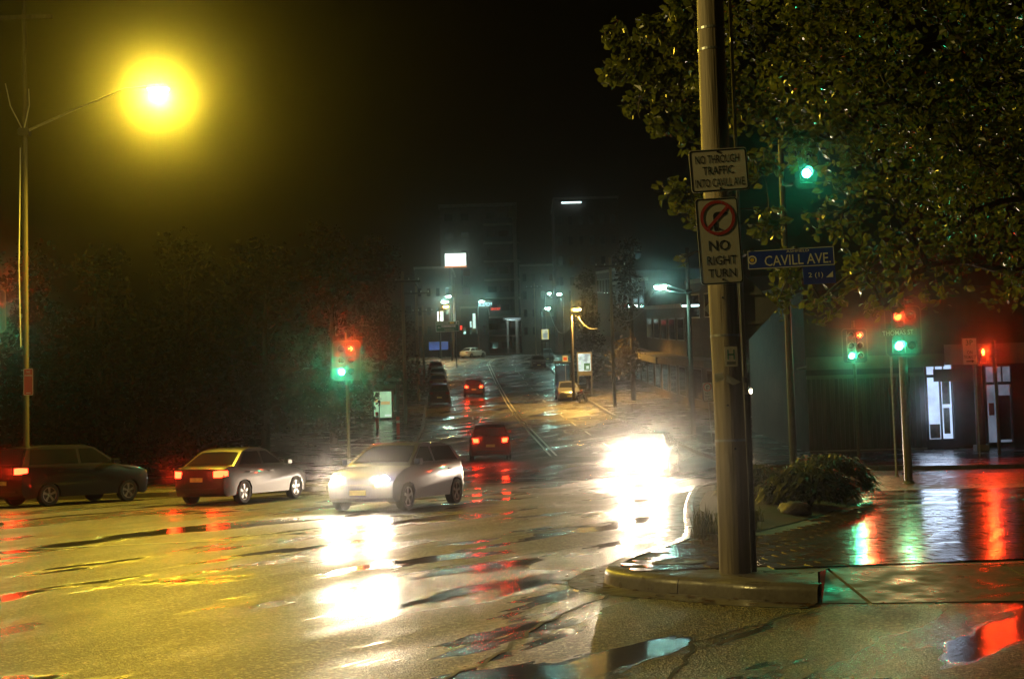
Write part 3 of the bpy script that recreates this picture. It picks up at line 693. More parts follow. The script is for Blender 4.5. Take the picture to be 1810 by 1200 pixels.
MB().tube([(0, 0, 9.4), (1.0, 0, 10.1), (2.0, 0, 10.5), (2.7, 0, 10.6)], [.045, .04, .035, .03], 8).build('arm', 'galvanised', sl2)
MB().box(2.6, 3.3, -.14, .14, 10.52, 10.66).build('head', 'galvanised', sl2, bevel=.04); MB().box(2.68, 3.22, -.11, .11, 10.40, 10.51).build('lens', 'sodium', sl2)
lamp('lamp_light', 'POINT', (2.95, 0, 10.2), 6500, (1.0, .73, .20), sl2, size=.12)
# loose cables and hooks at the arm
for pts in ([(-.05, -.1, 11.2), (-.4, -.1, 11.9), (-.55, -.1, 12.6)], [(.02, -.15, 11.1), (.2, -.15, 11.9), (.18, -.15, 12.4)], [(-1.5, -.1, 11.3), (-1.9, -.1, 12.3), (-1.7, -.1, 13.0)], [(-.12, -.1, 4.5), (-.16, -.1, 7), (-.1, -.1, 10.6)]):
    MB().tube(pts, .018, 6).build('cable_tail', 'conduit', sl)
MB().box(-1.9, .9, -.1, .0, 14.6, 14.72).build('crossarm', 'dark_wood', sl)
s6 = thing('parking_sign', P(50, 675, 42.6), 0, 'narrow red NO STOPPING sign fixed to the tall lamp pole', 'sign')
MB().prism(rrect(-.145, .145, -.40, .40, .03), 0, .004).build('panel', 'sign_red', s6)
ringpoly(MB(), rrect(-.14, .14, -.395, .395, .03), rrect(-.128, .128, -.383, .383, .025), -.002).build('border', 'sign_white', s6, fix=False)
text('NO', .1, .06, 0, .30, -.003, 'sign_white', s6); text('STOPPING', .22, .05, 0, .19, -.003, 'sign_white', s6)
MB().box(-.07, .07, -.003, -.001, -.34, -.32).build('arrow_bar', 'sign_white', s6); MB().box(-.22, .1, .004, .02, .34, .37).build('bracket', 'galvanised', s6)
FG = 'street lamps up the far road'
street_lamp(1167, 507, 72, 1222, 'cool white street lamp on dark pole before the side wall', 'mercury', MER, 850, 'dark_wood', top=2)
street_lamp(1020, 547, 110, 1012, 'amber street lamp beside the sagging cables', 'orange_lamp', ORA, 15000, 'dark_wood', top=1.5, arm=False)
street_lamp(968, 545, 178, 958, 'cool white street lamp lowest of the three over the parked cars', 'mercury', MER, 500, 'dark_steel', group=FG)
street_lamp(988, 520, 205, 996, 'cool white street lamp highest of the three over the parked cars', 'mercury', MER, 400, 'dark_steel', group=FG)
street_lamp(971, 519, 238, 965, 'tiny far white street lamp beyond the road bend', 'mercury', MER, 300, 'dark_steel', group=FG, hs=.7)
street_lamp(851, 533, 204, 846, 'cool white street lamp over the glowing shop lettering', 'mercury', MER, 600, 'dark_steel', group=FG)
street_lamp(786, 534, 186, 798, 'bright cool white street lamp over the green direction sign', 'mercury', MER, 800, 'dark_steel', group=FG, hs=1.3)
street_lamp(793, 524, 200, 801, 'smaller white street lamp just behind the bright one by the direction sign', 'mercury', MER, 400, 'dark_steel', group=FG)
street_lamp(788, 542, 196, 778, 'amber street lamp under the cool lamps by the direction sign', 'orange_lamp', ORA, 4000, 'dark_steel', group=FG)
# sodium lamp that lights the parked cars on the left kerb stands on the kerbside pole
def util_pole(px, Y, top_py, label, rad=.14, m='pole_wood', cross=True, group='timber power poles up the street'):
    bz = h(Y)+.14; x = X(px, Y, bz+2); zt = P(px, top_py, Y).z-bz
    t_ = thing('utility_pole', (x, Y, bz), 0, label, 'pole', group)
    MB().tube([(0, 0, -.02), (.0, 0, zt*.5), (0, 0, zt)], [rad, rad*.85, rad*.7], 10).build('shaft', m, t_)
    if cross:
        MB().box(-1.1, 1.1, -.2, -.1, zt-.7, zt-.58).build('crossarm', 'dark_wood', t_)
        for i in (-1, -.4, .4, 1): MB().lathe([(.03, zt-.58), (.05, zt-.52), (.02, zt-.42)], 8, c=(i, -.15, 0)).build('insulator', 'conduit', t_)
    return t_
util_pole(716, 88, 480, 'greenish power pole nearest the lit bus shelter')
util_pole(739, 116, 505, 'orange lit power pole beside the parked dark hatchback')
util_pole(749, 150, 540, 'thin dark power pole past the parked cars')
util_pole(1085, 100, 455, 'leaning orange lit power pole on the right footpath')
util_pole(947, 190, 500, 'slim far power pole by the road bend', .10)

# overhead cables
def cable(a, b, sag, label, r=.018):
    a, b = Vector(a), Vector(b)
    pts = [a.lerp(b, i/16)-Vector((0, 0, sag*4*(i/16)*(1-i/16))) for i in range(17)]
    return tag(MB().tube(pts, r, 5).build('overhead_cable', 'cable', fix=False), label, 'cable', 'overhead cables')
cable(P(1085, 556, 100), P(1160, 508, 72), 1.0, 'sagging cable from leaning pole to the cool street lamp', .022)
cable(P(1022, 560, 110), P(1082, 545, 100), 1.2, 'deep sagging cable between amber lamp and leaning pole', .022)
cable(P(970, 545, 178), P(1018, 558, 110), 2.2, 'sagging cable from amber lamp up to the far lamps', .03)
cable(P(1172, 510, 72), P(1238, 512, 66), .2, 'short cable from cool street lamp towards the timber pole', .02)

# ------------------------------------------------------------------ cars
emit('headlight_on', (1.0, .93, .82), 240); emit('tail_on', (1.0, .03, .008), 26); emit('side_on', (1.0, .45, .05), 10); emit('park_glint', (1, .9, .7), 6)
PAINT = {'black': (.012, .012, .014), 'grey': (.10, .10, .105), 'silver': (.33, .33, .34), 'white': (.6, .6, .58), 'red': (.16, .02, .015), 'gold': (.30, .22, .10), 'blue': (.02, .03, .08)}
for k, c in PAINT.items(): mat('paint_'+k, c, .35, .2, noise=.04, coat=1)
def make_car(kind, paint, x, y, heading, label, head=0, tail=0, group=None, lane=0, name='car'):
    """heading: direction of travel, degrees from +x"""
    z = h(y)
    slope = math.atan((h(y+1.5)-h(y-1.5))/3)*math.sin(R(heading))
    root = thing(name, (x, y, z+.003), R(heading), label, 'car', group); root.rotation_euler = (0, -slope, R(heading))
    pm_ = 'paint_'+paint; L = 2.2
    tall = {'sedan': 0, 'hatch': .03, 'suv': .16}[kind]
    wb = 1.30; wr = .315; ar = .37; sill = .22
    def arch(cx_): return [(cx_+ar*math.cos(R(a)), max(sill, .30+ar*math.sin(R(a)))) for a in (-8, 20, 50, 75, 90, 105, 130, 160, 188)]
    top = {'sedan': [(2.2, .50), (2.17, .62), (2.0, .73), (1.5, .86), (.80, .97), (-1.35, 1.0), (-2.0, .98), (-2.16, .92), (-2.21, .72), (-2.22, .5)],
           'hatch': [(2.02, .50), (2.0, .64), (1.85, .78), (1.4, .92), (.85, 1.0), (-1.55, 1.03), (-1.82, 1.0), (-1.92, .86), (-1.95, .5)],
           'suv': [(2.2, .55), (2.2, .76), (2.08, .92), (1.5, 1.03), (.85, 1.10), (-1.9, 1.14), (-2.12, 1.1), (-2.18, .9), (-2.2, .5)]}[kind]
    fx, rx_ = top[0][0], top[-1][0]
    bot = [(rx_+.04, .30), (rx_+.14, sill)]+[(px_, pz_) for px_, pz_ in arch(-wb)][::-1]+[(px_, pz_) for px_, pz_ in arch(wb)][::-1]+[(fx-.14, sill), (fx-.03, .30)]
    outline = bot+top
    def taper(px_): 
        k = max(0, abs(px_)-1.45)/.75; return 1-.14*k*k
    hw = .885; layers = [(-1, .955, -.035), (-.975, .985, -.008), (-.86, 1, 0), (-.4, 1.004, .012), (.4, 1.004, .012), (.86, 1, 0), (.975, .985, -.008), (1, .955, -.035)]
    n = len(outline); vs = []
    for yy, sx, dz in layers:
        for px_, pz_ in outline:
            bulge = 1-.05*max(0, (pz_-.75))/.3-.04*max(0, .45-pz_)/.25
            nose = (1-.05*yy*yy) if abs(px_) > 1.8 else 1
            vs.append((px_*(sx if abs(px_) > 1.75 else 1)*nose, yy*hw*taper(px_)*bulge, pz_+(dz if pz_ > .6 else 0)))
    fs = [tuple(range(n))[::-1], tuple((len(layers)-1)*n+i for i in range(n))]
    for j in range(len(layers)-1):
        for i in range(n): fs.append((j*n+i, j*n+(i+1) % n, (j+1)*n+(i+1) % n, (j+1)*n+i))
    body = MB().add(vs, fs).build('body', pm_, root); smooth(body).data.set_sharp_from_angle(angle=R(38))
    # cabin
    zb = {'sedan': .95, 'hatch': .98, 'suv': 1.08}[kind]
    cab = {'sedan': [(1.0, zb), (.12, 1.40), (-.15, 1.445), (-.75, 1.43), (-1.05, 1.36), (-1.72, zb)],
           'hatch': [(1.05, zb), (.2, 1.43), (-.1, 1.475), (-1.0, 1.46), (-1.5, 1.38), (-1.86, zb)],
           'suv': [(1.05, zb), (.3, 1.58), (0, 1.64), (-1.3, 1.64), (-1.85, 1.58), (-2.1, zb)]}[kind]
    zt = max(q[1] for q in cab)
    def cw(z_): return .80-(z_-zb)/(zt-zb)*.19
    vs = []; m_ = len(cab); ly = [(-1, 0), (-.9, .012), (-.45, .025), (.45, .025), (.9, .012), (1, 0)]
    for s_, dz in ly: vs += [(px_, s_*cw(pz_), pz_+(dz if pz_ > zb+.2 else 0)) for px_, pz_ in cab]
    fs = [tuple(range(m_))[::-1], tuple((len(ly)-1)*m_+i for i in range(m_))]
    for j in range(len(ly)-1):
        for i in range(m_): fs.append((j*m_+i, j*m_+(i+1) % m_, (j+1)*m_+(i+1) % m_, (j+1)*m_+i))
    smooth(MB().add(vs, fs).build('cabin', pm_, root)).data.set_sharp_from_angle(angle=R(35))
    def pane(nm, pts3): MB().add(pts3, [tuple(range(len(pts3)))]).build(nm, 'dark_glass', root, fix=False)
    f0, f1 = Vector((cab[0][0], 0, cab[0][1])), Vector((cab[1][0], 0, cab[1][1]))
    def strip(a, b, t0, t1, out):
        pa, pb = a.lerp(b, t0), a.lerp(b, t1)
        wa, wb_ = cw(pa.z)-.07, cw(pb.z)-.07
        d = (b-a).normalized(); nn = Vector((-d.z, 0, d.x)); nn = nn if nn.x*out > 0 else -nn
        o_ = nn*.008
        vs_ = []
        for k in range(7):
            u = -1+k/3; lift = nn*(.024*(1-abs(u)**2.2))
            vs_ += [pa+Vector((0, u*wa, 0))+o_+lift, pb+Vector((0, u*wb_, 0))+o_+lift]
        return vs_
    for nm, a, b_, out in (('windscreen', f0, f1, 1), ('rear_window', Vector((cab[-1][0], 0, cab[-1][1])), Vector((cab[-2][0], 0, cab[-2][1])), -1)):
        vs_ = strip(a, b_, .14, .93, out); smooth(MB().add(vs_, [(2*k, 2*k+1, 2*k+3, 2*k+2) for k in range(6)]).build(nm, 'dark_glass', root, fix=False))
    for s_ in (-1, 1):
        za, zc = zb+.07, zt-.09
        def ex(z_, front):
            if front: a, b_ = cab[0], cab[1]
            else: a, b_ = cab[-1], cab[-2]
            return a[0]+(b_[0]-a[0])*min(1, (z_-a[1])/(b_[1]-a[1]))
        sp_ = lambda x_, z_: (x_, s_*(cw(z_)+.006), z_)
        pane('side_window', [sp_(ex(za, 1)-.13, za), sp_(ex(zc, 1)-.10, zc), sp_(-.22, zc), sp_(-.22, za)])
        pane('side_window', [sp_(-.32, za), sp_(-.32, zc), sp_(ex(zc, 0)+.12, zc), sp_(ex(za, 0)+.20, za)])
        MB().box(.72, .92, s_*.86-.02 if s_ > 0 else -.98, .98 if s_ > 0 else -.84, zb+.02, zb+.15).build('mirror', pm_, root, bevel=.02)
        for hx in (.05, -.95): MB().box(hx-.09, hx+.09, s_*.862-.012, s_*.862+.012, zb-.14, zb-.115).build('door_handle', 'dark_steel', root)
        # wheels
        for wx in (wb, -wb):
            w = MB().lathe([(.20, s_*.70), (wr-.01, s_*.69), (wr, s_*.72), (wr, s_*.85), (wr-.02, s_*.885), (.215, s_*.885), (.20, s_*.86)], 22, 'y', (wx, 0, wr)).build('wheel', 'tyre', root); smooth(w).data.set_sharp_from_angle(angle=R(40))
            rm = MB(); rm.lathe([(.0, s_*.855), (.055, s_*.872), (.06, s_*.86)], 12, 'y', (wx, 0, wr))
            for q in range(5):
                a = R(72*q+20); d = Vector((math.cos(a), 0, math.sin(a))); e = Vector((-d.z, 0, d.x))
                c0 = Vector((wx, s_*.865, wr)); rm.add([c0+d*.04+e*.025, c0+d*.04-e*.025, c0+d*.205-e*.04, c0+d*.205+e*.04], [(0, 1, 2, 3)])
            rm.lathe([(.205, s_*.84), (.215, s_*.88), (.195, s_*.875), (.19, s_*.84)], 22, 'y', (wx, 0, wr)); rm.build('rim', 'rim', w)
        # lamps
        hz_ = {'sedan': .64, 'hatch': .70, 'suv': .80}[kind]; tp = taper(fx)
        hl = MB(); yy = s_*hw*tp*.74
        ang_ = 0
        hl.lathe([(.0, .05), (.05, .045), (.085, .02), (.09, -.05)], 14, 'x', (fx*.955-.01, yy, hz_)); hl.lathe([(.0, .045), (.04, .04), (.06, .015), (.065, -.05)], 12, 'x', (fx*.975-.01, yy-s_*.17, hz_-.005))
        hl.build('headlight', 'headlight_on' if head else 'lens_off', root)
        tz = {'sedan': .80, 'hatch': .88, 'suv': .98}[kind]
        tl = MB(); bx_ = rx_*.972
        tl.add([(bx_-.012, s_*.50, tz-.09), (bx_-.012, s_*.50, tz+.07), (bx_+.02, s_*.70, tz+.085), (bx_+.02, s_*.70, tz-.09), (bx_+.22, s_*.79, tz+.07), (bx_+.22, s_*.79, tz-.05), (bx_+.06, s_*.5, tz-.09), (bx_+.06, s_*.5, tz+.07)],
               [(0, 1, 2, 3), (3, 2, 4, 5), (0, 6, 7, 1), (1, 7, 4, 2), (0, 3, 5, 6)])
        tl.build('tail_light', 'tail_on' if tail else 'tail_off', root)
        if head: lamp('headlight_beam', 'SPOT', (fx+.06, yy-s_*.08, hz_), head, (1.0, .76, .52), root, rot=(0, R(-88.5), 0), size=.09, cone=95, blend=.9)
        if tail: lamp('tail_glow', 'SPOT', (rx_-.16, s_*.6, tz), tail, (1, .03, .006), root, rot=(0, R(90), 0), size=.1, cone=160)
    MB().box(fx*.985-.03, fx*.985+.012, -.42, .42, .50, .60).build('grille', 'dark_steel', root)
    MB().box(fx*.99-.02, fx*.99+.03, -.19, .19, .37, .48).build('number_plate', 'plate', root)
    MB().box(rx_*.985-.03, rx_*.985+.02, -.19, .19, .60, .71).build('number_plate', 'plate', root)
    MB().box(rx_*.98-.035, rx_*.98+.02, -.62, .62, .40, .44).build('bumper_strip', 'dark_steel', root)
    return root
MV = 'cars driving through the junction'
make_car('sedan', 'grey', 4.75, 50.5, -104, 'grey sedan with bright headlights entering the junction past the timber pole', head=5200, group=MV)
make_car('hatch', 'blue', -2.7, 33, -112, 'dark hatchback with bright headlights turning across the wide junction', head=900, group=MV)
make_car('sedan', 'black', -7.4, 38.8, 68, 'dark sedan with glowing red tail lights pulling away past the left signal', tail=60, group=MV)
make_car('suv', 'black', -12.6, 40.5, 52, 'tall dark wagon with red tail lights following the dark sedan', tail=60, group=MV)
make_car('hatch', 'red', -1.1, 62, 92, 'dark red hatchback with lit tail lights starting up the hill', tail=50, group=MV)
make_car('hatch', 'blue', -3.4, 122, 92, 'small dark hatchback with tail lights on passing the parked cars', tail=60, group=MV)
PK = 'cars parked along the kerbs'
make_car('suv', 'black', X(777, 112), 112, 93, 'big dark wagon parked at the left kerb under sodium light', group=PK)
make_car('sedan', 'gold', X(775, 134), 134, 92.5, 'gold sedan parked in front of the big dark wagon', group=PK)
make_car('hatch', 'silver', X(774, 147), 147, 92.5, 'silver hatchback parked beyond the gold sedan', group=PK)
make_car('sedan', 'red', X(771, 160), 160, 92, 'dark red sedan, last of the left kerb row up the hill', group=PK)
make_car('hatch', 'grey', X(1003, 113), 113, -87, 'grey hatchback parked at the right kerb by the motorbike', group=PK)
make_car('sedan', 'black', X(951, 168), 168, -88, 'black sedan parked up the right kerb with glinting headlights', group=PK)
make_car('suv', 'grey', X(966, 181), 181, -88, 'grey wagon parked behind the black sedan up the hill', group=PK)
make_car('sedan', 'white', X(836, 204), 204, 52, 'white sedan pulled over at the far road bend', group=PK)
# parked motorbike
mbx = thing('motorbike', (X(1030, 109), 109, h(109)+.003), R(-70), 'motorbike parked at right kerb behind the grey hatchback', 'motorbike'); mbx.rotation_euler = (R(8), 0, R(-70))
for wx in (-.68, .68):
    w = MB(); k = 20; vs = []
    for i in range(k):
        a = 2*math.pi*i/k
        for j in range(6):
            bb = 2*math.pi*j/6; rr_ = .26+.055*math.cos(bb); vs.append((wx+rr_*math.cos(a), .05*math.sin(bb), .315+rr_*math.sin(a)))
    w.add(vs, [(i*6+j, i*6+(j+1) % 6, ((i+1) % k)*6+(j+1) % 6, ((i+1) % k)*6+j) for i in range(k) for j in range(6)])
    wo_ = w.build('wheel', 'tyre', mbx); rmm = MB()
    for q in range(6): a = R(60*q); rmm.box(-.012, .012, -.01, .01, 0, .22); 
    rmm.v = [(wx+x_*math.cos(R(60*(i//8)))-z_*math.sin(R(60*(i//8))), y_, .315+x_*math.sin(R(60*(i//8)))+z_*math.cos(R(60*(i//8)))) for i, (x_, y_, z_) in enumerate(rmm.v)]
    rmm.build('spokes', 'rim', wo_)
MB().tube([(.68, 0, .32), (.5, 0, .75), (.42, 0, 1.0)], .035, 8).build('fork', 'galvanised', mbx)
MB().tube([(.40, -.36, 1.05), (.44, 0, 1.0), (.40, .36, 1.05)], .018, 8).build('handlebar', 'dark_steel', mbx)
MB().tube([(.42, 0, .82), (.2, 0, .86), (-.1, 0, .78), (-.2, 0, .74)], [.09, .15, .13, .06], 10).build('tank', 'paint_red', mbx)
MB().tube([(-.1, 0, .77), (-.45, 0, .78), (-.85, 0, .88)], [.10, .12, .07], 8).build('seat', 'tyre', mbx)
MB().tube([(.2, 0, .45), (-.1, 0, .42), (-.25, 0, .5)], [.16, .18, .12], 8).build('engine', 'galvanised', mbx)
MB().tube([(.1, .12, .32), (-.4, .14, .30), (-.9, .15, .4)], [.03, .04, .05], 8).build('exhaust', 'rim', mbx)
MB().lathe([(.0, .12), (.08, .10), (.09, 0), (.04, -.08)], 12, 'x', (.46, 0, .90)).build('headlight', 'lens_off', mbx)

# ------------------------------------------------------------------ trees and plants
def leaf_cloud(mb, lobes, count, size, seed, keep=None, z_gap=True, thin=None):
    r = random.Random(seed); tot = sum(l[3]**2 for l in lobes)
    for (x, y, z, rad) in lobes:
        for _ in range(int(count*rad**2/tot*(thin(x) if thin else 1))):
            d = Vector((r.gauss(0, 1), r.gauss(0, 1), r.gauss(0, .9))).normalized()*(rad*(r.random()**.45))
            c = Vector((x, y, z))+d
            if keep and not keep(c): continue
            if z_gap and math.sin(c.x*3.1+seed)*math.sin(c.y*2.7)*math.sin(c.z*3.3+1) > .22: continue
            a = Vector((r.gauss(0, 1), r.gauss(0, 1), r.gauss(-.3, .8))).normalized()
            n_ = Vector((r.gauss(0, 1), r.gauss(0, 1), r.gauss(.6, .8))); b_ = a.cross(n_)
            if b_.length < .1: continue
            b_.normalize(); u = a.cross(b_); s = size*r.uniform(.6, 1.25); w = s*.36
            v = [c-a*s*.5, c-a*s*.12+b_*w+u*s*.07, c+a*s*.2+b_*w*.75+u*s*.05, c+a*s*.55-u*s*.1, c+a*s*.2-b_*w*.75+u*s*.05, c-a*s*.12-b_*w+u*s*.07]
            mb.add(v, [(0, 1, 2, 3), (0, 3, 4, 5)])
def lobe(px, py, Y, r):
    Y += max(0, px-1130)/700*2.6; r *= 1+max(0, px-1130)/700*.1
    p = P(px, py, Y); return (p.x, p.y, p.z, r)
tr = Vector((10.6, 24.0, .15))
tree = thing('street_tree', tr, 0, 'big leafy street tree spreading over the corner and the signals', 'tree')
LB = [lobe(1085, 62, 20, .22), lobe(1120, 95, 20, .32), lobe(1088, 130, 20.4, .26), lobe(1150, 55, 20.5, .28), lobe(1165, 145, 20, .38), lobe(1125, 185, 20.3, .26), lobe(1205, 90, 20.6, .4), lobe(1200, 200, 20.2, .36), lobe(1170, 215, 20.5, .25),
      lobe(1230, 20, 20.5, .5), lobe(1260, 150, 21, .5), lobe(1235, 250, 20.5, .34), lobe(1175, 335, 20.5, .22), lobe(1205, 350, 20.5, .28), lobe(1240, 375, 20.8, .3), lobe(1215, 455, 21, .16), lobe(1340, 60, 21, .7), lobe(1330, 190, 21, .55), lobe(1345, 300, 20.6, .35), lobe(1390, 250, 21, .5), lobe(1360, 395, 21, .34),
      lobe(1440, 120, 21, .9), lobe(1470, 250, 21.5, .7), lobe(1480, 380, 21.5, .55), lobe(1400, 480, 22, .42), lobe(1370, 540, 22, .26), lobe(1450, 530, 22, .42), lobe(1530, 480, 22, .6), lobe(1500, 20, 21, 1.0), lobe(1580, 180, 21, 1.0), lobe(1560, 350, 21.5, .85),
      lobe(1640, 470, 22, .75), lobe(1680, 60, 21, 1.2), lobe(1700, 260, 21, 1.1), lobe(1690, 400, 22, .8), lobe(1780, 480, 22, .7), lobe(1800, 150, 21, 1.3), lobe(1810, 350, 21, 1.1), lobe(1600, -100, 21, 1.4), lobe(1400, -80, 21, 1.1), lobe(1780, -120, 21.5, 1.6), lobe(1900, 100, 22, 1.6), lobe(1900, 300, 22, 1.5), lobe(1560, 545, 22.5, .3),
      lobe(1600, 250, 23.5, 1.2), lobe(1450, 200, 23.3, 1.1), lobe(1720, 300, 24, 1.3), lobe(1500, 60, 23.5, 1.2)]
def in_view_of(p, px, py, r):      # no twig grows in the cleared sight line to the mast lantern
    q = p-Vector((0, 0, HC)); d_ = q.dot(fwd)
    return (CX+F*q.dot(cright)/d_-px)**2+(CY-F*q.dot(cup)/d_-py)**2 < r*r
cr_ = MB(); leaf_cloud(cr_, [(x-tr.x, y-tr.y, z-tr.z, r) for x, y, z, r in LB], 34000, .145, 3, lambda c: not in_view_of((c+tr), 1424, 310, 20), thin=lambda x: 1.35 if x+tr.x < 3.2 else (.9 if x+tr.x < 5 else .55))
c_o = cr_.build('crown', 'plane_leaf', tree, fix=False)
tk = MB(); tk.tube([(0, 0, -.1), (.05, .02, 1.0), (-.1, .1, 2.6), (-.3, .1, 4.2), (-.6, 0, 6.2), (-.8, .1, 8.5)], [.30, .24, .20, .17, .12, .06], 12)
tk_o = smooth(tk.build('trunk', 'bark', tree))
nodes = [(Vector((-.1, .1, 3.2)), .12), (Vector((-.3, .1, 4.2)), .11), (Vector((-.45, .05, 5.2)), .09), (Vector((-.6, 0, 6.2)), .08), (Vector((-.75, .1, 7.8)), .06)]
for x, y, z, r in sorted(LB, key=lambda q: -q[0]):
    t_ = Vector((x, y, z))-tr
    f, fr = min(nodes, key=lambda q: (q[0]-t_).length+(2 if q[0].z > t_.z+.6 else 0)); d_ = (t_-f).length
    er = max(.010, fr*.72)
    k1 = f.lerp(t_, .35)+Vector((rnd.gauss(0, .06), rnd.gauss(0, .06), .10))*d_; k2 = f.lerp(t_, .7)+Vector((rnd.gauss(0, .06), rnd.gauss(0, .06), .07))*d_
    MB().tube([f, k1, k2, t_], [fr*.9, fr*.85, (fr+er)/2, er*.8], 6).build('limb', 'bark', tk_o); nodes.append((t_, er))
    for q in range(3):
        e = t_+Vector((rnd.gauss(0, 1), rnd.gauss(0, 1), rnd.gauss(0, .7))).normalized()*r*.85
        MB().tube([k2.lerp(t_, .6), t_.lerp(e, .5), e], [.014, .010, .004], 5).build('twig', 'bark', tk_o)

def conifer(px, Y, wpx, top_py, label, seed, n=5500, spread=1.0):
    r = random.Random(seed); bz = h(Y)+.1; x = X(px, Y, bz); zt = P(px, top_py, Y).z-bz; wm = wpx/F*Y/2
    t_ = thing('dark_tree', (x, Y, bz), 0, label, 'tree', 'dark trees on the far left corner')
    lb = []
    for i in range(26):
        q = r.random(); zz = zt*(.12+.84*q); rad = wm*(1-q*.75)*spread; a = r.uniform(0, 6.28)
        lb.append((math.cos(a)*rad*.6, math.sin(a)*rad*.6, zz, .25*wm+.35*rad*r.random()+.3))
    cm = MB(); leaf_cloud(cm, lb, n, .24, seed); cm.build('crown', 'conifer_leaf', t_, fix=False)
    k = MB(); k.tube([(0, 0, -.1), (.05, 0, zt*.4), (0, .05, zt*.9)], [.22, .15, .04], 10); smooth(k.build('trunk', 'bark', t_))
    for i in range(8): l = lb[i]; k2 = MB(); k2.tube([(0, 0, l[2]*.8), (l[0]*.6, l[1]*.6, l[2]*.95), l[:3]], [.06, .04, .015], 5).build('limb', 'bark', t_)
conifer(175, 54, 230, 460, 'shaggy evergreen tree lit brown beside the tall lamp pole', 11)
conifer(330, 60, 230, 420, 'dark tree standing right of the shaggy evergreen', 12)
conifer(470, 66, 240, 430, 'dark tree between the shaggy evergreen and the left signal', 13)
conifer(590, 72, 200, 400, 'dark tree right behind the left traffic signal', 14)
conifer(675, 106, 160, 430, 'dark tree behind the lit bus shelter panel', 15)
conifer(60, 62, 240, 440, 'dark tree behind the tall lamp pole', 16)
conifer(1040, 128, 70, 480, 'dark tree behind the amber lamp on the right footpath', 17, 2500)
conifer(1120, 108, 90, 420, 'dark tree at right of the leaning power pole', 18, 2500)

# shrubs, grass and rock in the bed
def shrub(x, y, w, hgt, label, seed, n=900):
    r = random.Random(seed); t_ = thing('garden_shrub', (x, y, .22), 0, label, 'shrub')
    mb = MB()
    for _ in range(n):
        a = r.uniform(0, 6.28); q = r.random()**.5; bx_, by_ = math.cos(a)*w*.5*q, math.sin(a)*w*.45*q
        lx, ly = math.cos(a+r.gauss(0, .7)), math.sin(a+r.gauss(0, .7)); L_ = r.uniform(.16, .36); zt = hgt*(1-.55*q*q)*r.uniform(.45, 1.05)
        p0 = Vector((bx_*.85, by_*.85, max(0, zt-.15))); p1 = Vector((bx_+lx*L_*.5, by_+ly*L_*.5, zt)); p2 = Vector((bx_+lx*L_, by_+ly*L_, zt-r.uniform(.02, .2)))
        sd = Vector((-ly, lx, 0))*r.uniform(.018, .04)
        mb.add([p0, p1-sd, p2, p1+sd], [(0, 1, 2, 3)])
    mb.build('foliage', 'fern_leaf', t_, fix=False)
    for i in range(7):
        a = r.uniform(0, 6.28); MB().tube([(0, 0, -.08), (math.cos(a)*w*.15, math.sin(a)*w*.15, hgt*.4), (math.cos(a)*w*.3, math.sin(a)*w*.3, hgt*.7)], [.02, .014, .006], 5).build('stem', 'bark', t_)
shrub(5.0, 24.6, 1.5, .72, 'low ferny shrub growing behind the garden rock', 21, 1500)
shrub(5.9, 27.0, 1.5, .85, 'taller ferny shrub at the back corner of the bed', 22, 1500)
shrub(4.7, 28.0, 1.3, .65, 'small ferny shrub beside the main road kerb', 23, 1000)
shrub(6.4, 30.6, 1.4, .75, 'ferny shrub at the end of the bed by the thick signal post', 24, 1000)
def tuft(x, y, label, seed, n=70, L0=.42):
    r = random.Random(seed); t_ = thing('grass_tuft', (x, y, .16), 0, label, 'grass', 'grass tufts round the timber pole')
    mb = MB()
    for _ in range(n):
        a = r.uniform(0, 6.28); L_ = L0*r.uniform(.5, 1.1); o = Vector((r.gauss(0, .07), r.gauss(0, .06), 0)); d = Vector((math.cos(a), math.sin(a), 0)); s_ = Vector((-d.y, d.x, 0))*.007
        lean_ = r.uniform(.15, .75); p1 = o+d*L_*lean_*.45+Vector((0, 0, L_*.6)); p2 = o+d*L_*lean_+Vector((0, 0, L_*(.95-.55*lean_)))
        mb.add([o-s_, o+s_, p1+s_*.8, p1-s_*.8, p2], [(0, 1, 2, 3), (3, 2, 4)])
    mb.build('blades', 'grass_leaf', t_, fix=False)
    MB().lathe([(.08, -.02), (.06, .02), (.0, .04)], 8).build('root_clump', 'earth', t_)
tuft(2.62, 20.0, 'wide grass tuft left of the timber pole by the kerb', 31, 120, .5); tuft(2.45, 19.0, 'small grass tuft at the tip of the garden bed', 32, 60, .35); tuft(3.25, 20.2, 'grass tuft right of the timber pole in the bed', 33, 110, .48); tuft(2.75, 18.9, 'grass tuft just behind the timber pole', 34, 70, .4); tuft(3.55, 21.4, 'grass tuft between the pole and the rock', 35, 70, .35)
rk = bmesh.new(); bmesh.ops.create_icosphere(rk, subdivisions=3, radius=.3)
for v in rk.verts: v.co = Vector((v.co.x*1.25, v.co.y*.9, v.co.z*.6))*(.78+.16*math.sin(v.co.x*9+1)*math.cos(v.co.y*8+v.co.z*7)+.05*math.sin(v.co.z*31+v.co.x*23)+.04*rnd.random())
me = bpy.data.meshes.new('garden_rock'); rk.to_mesh(me); rk.free(); me.materials.append(MATS['rock']); ro = link('garden_rock', me); ro.location = (4.45, 22.9, .27)
tag(ro, 'rounded brown garden rock in front of the ferny shrubs', 'rock'); smooth(ro)

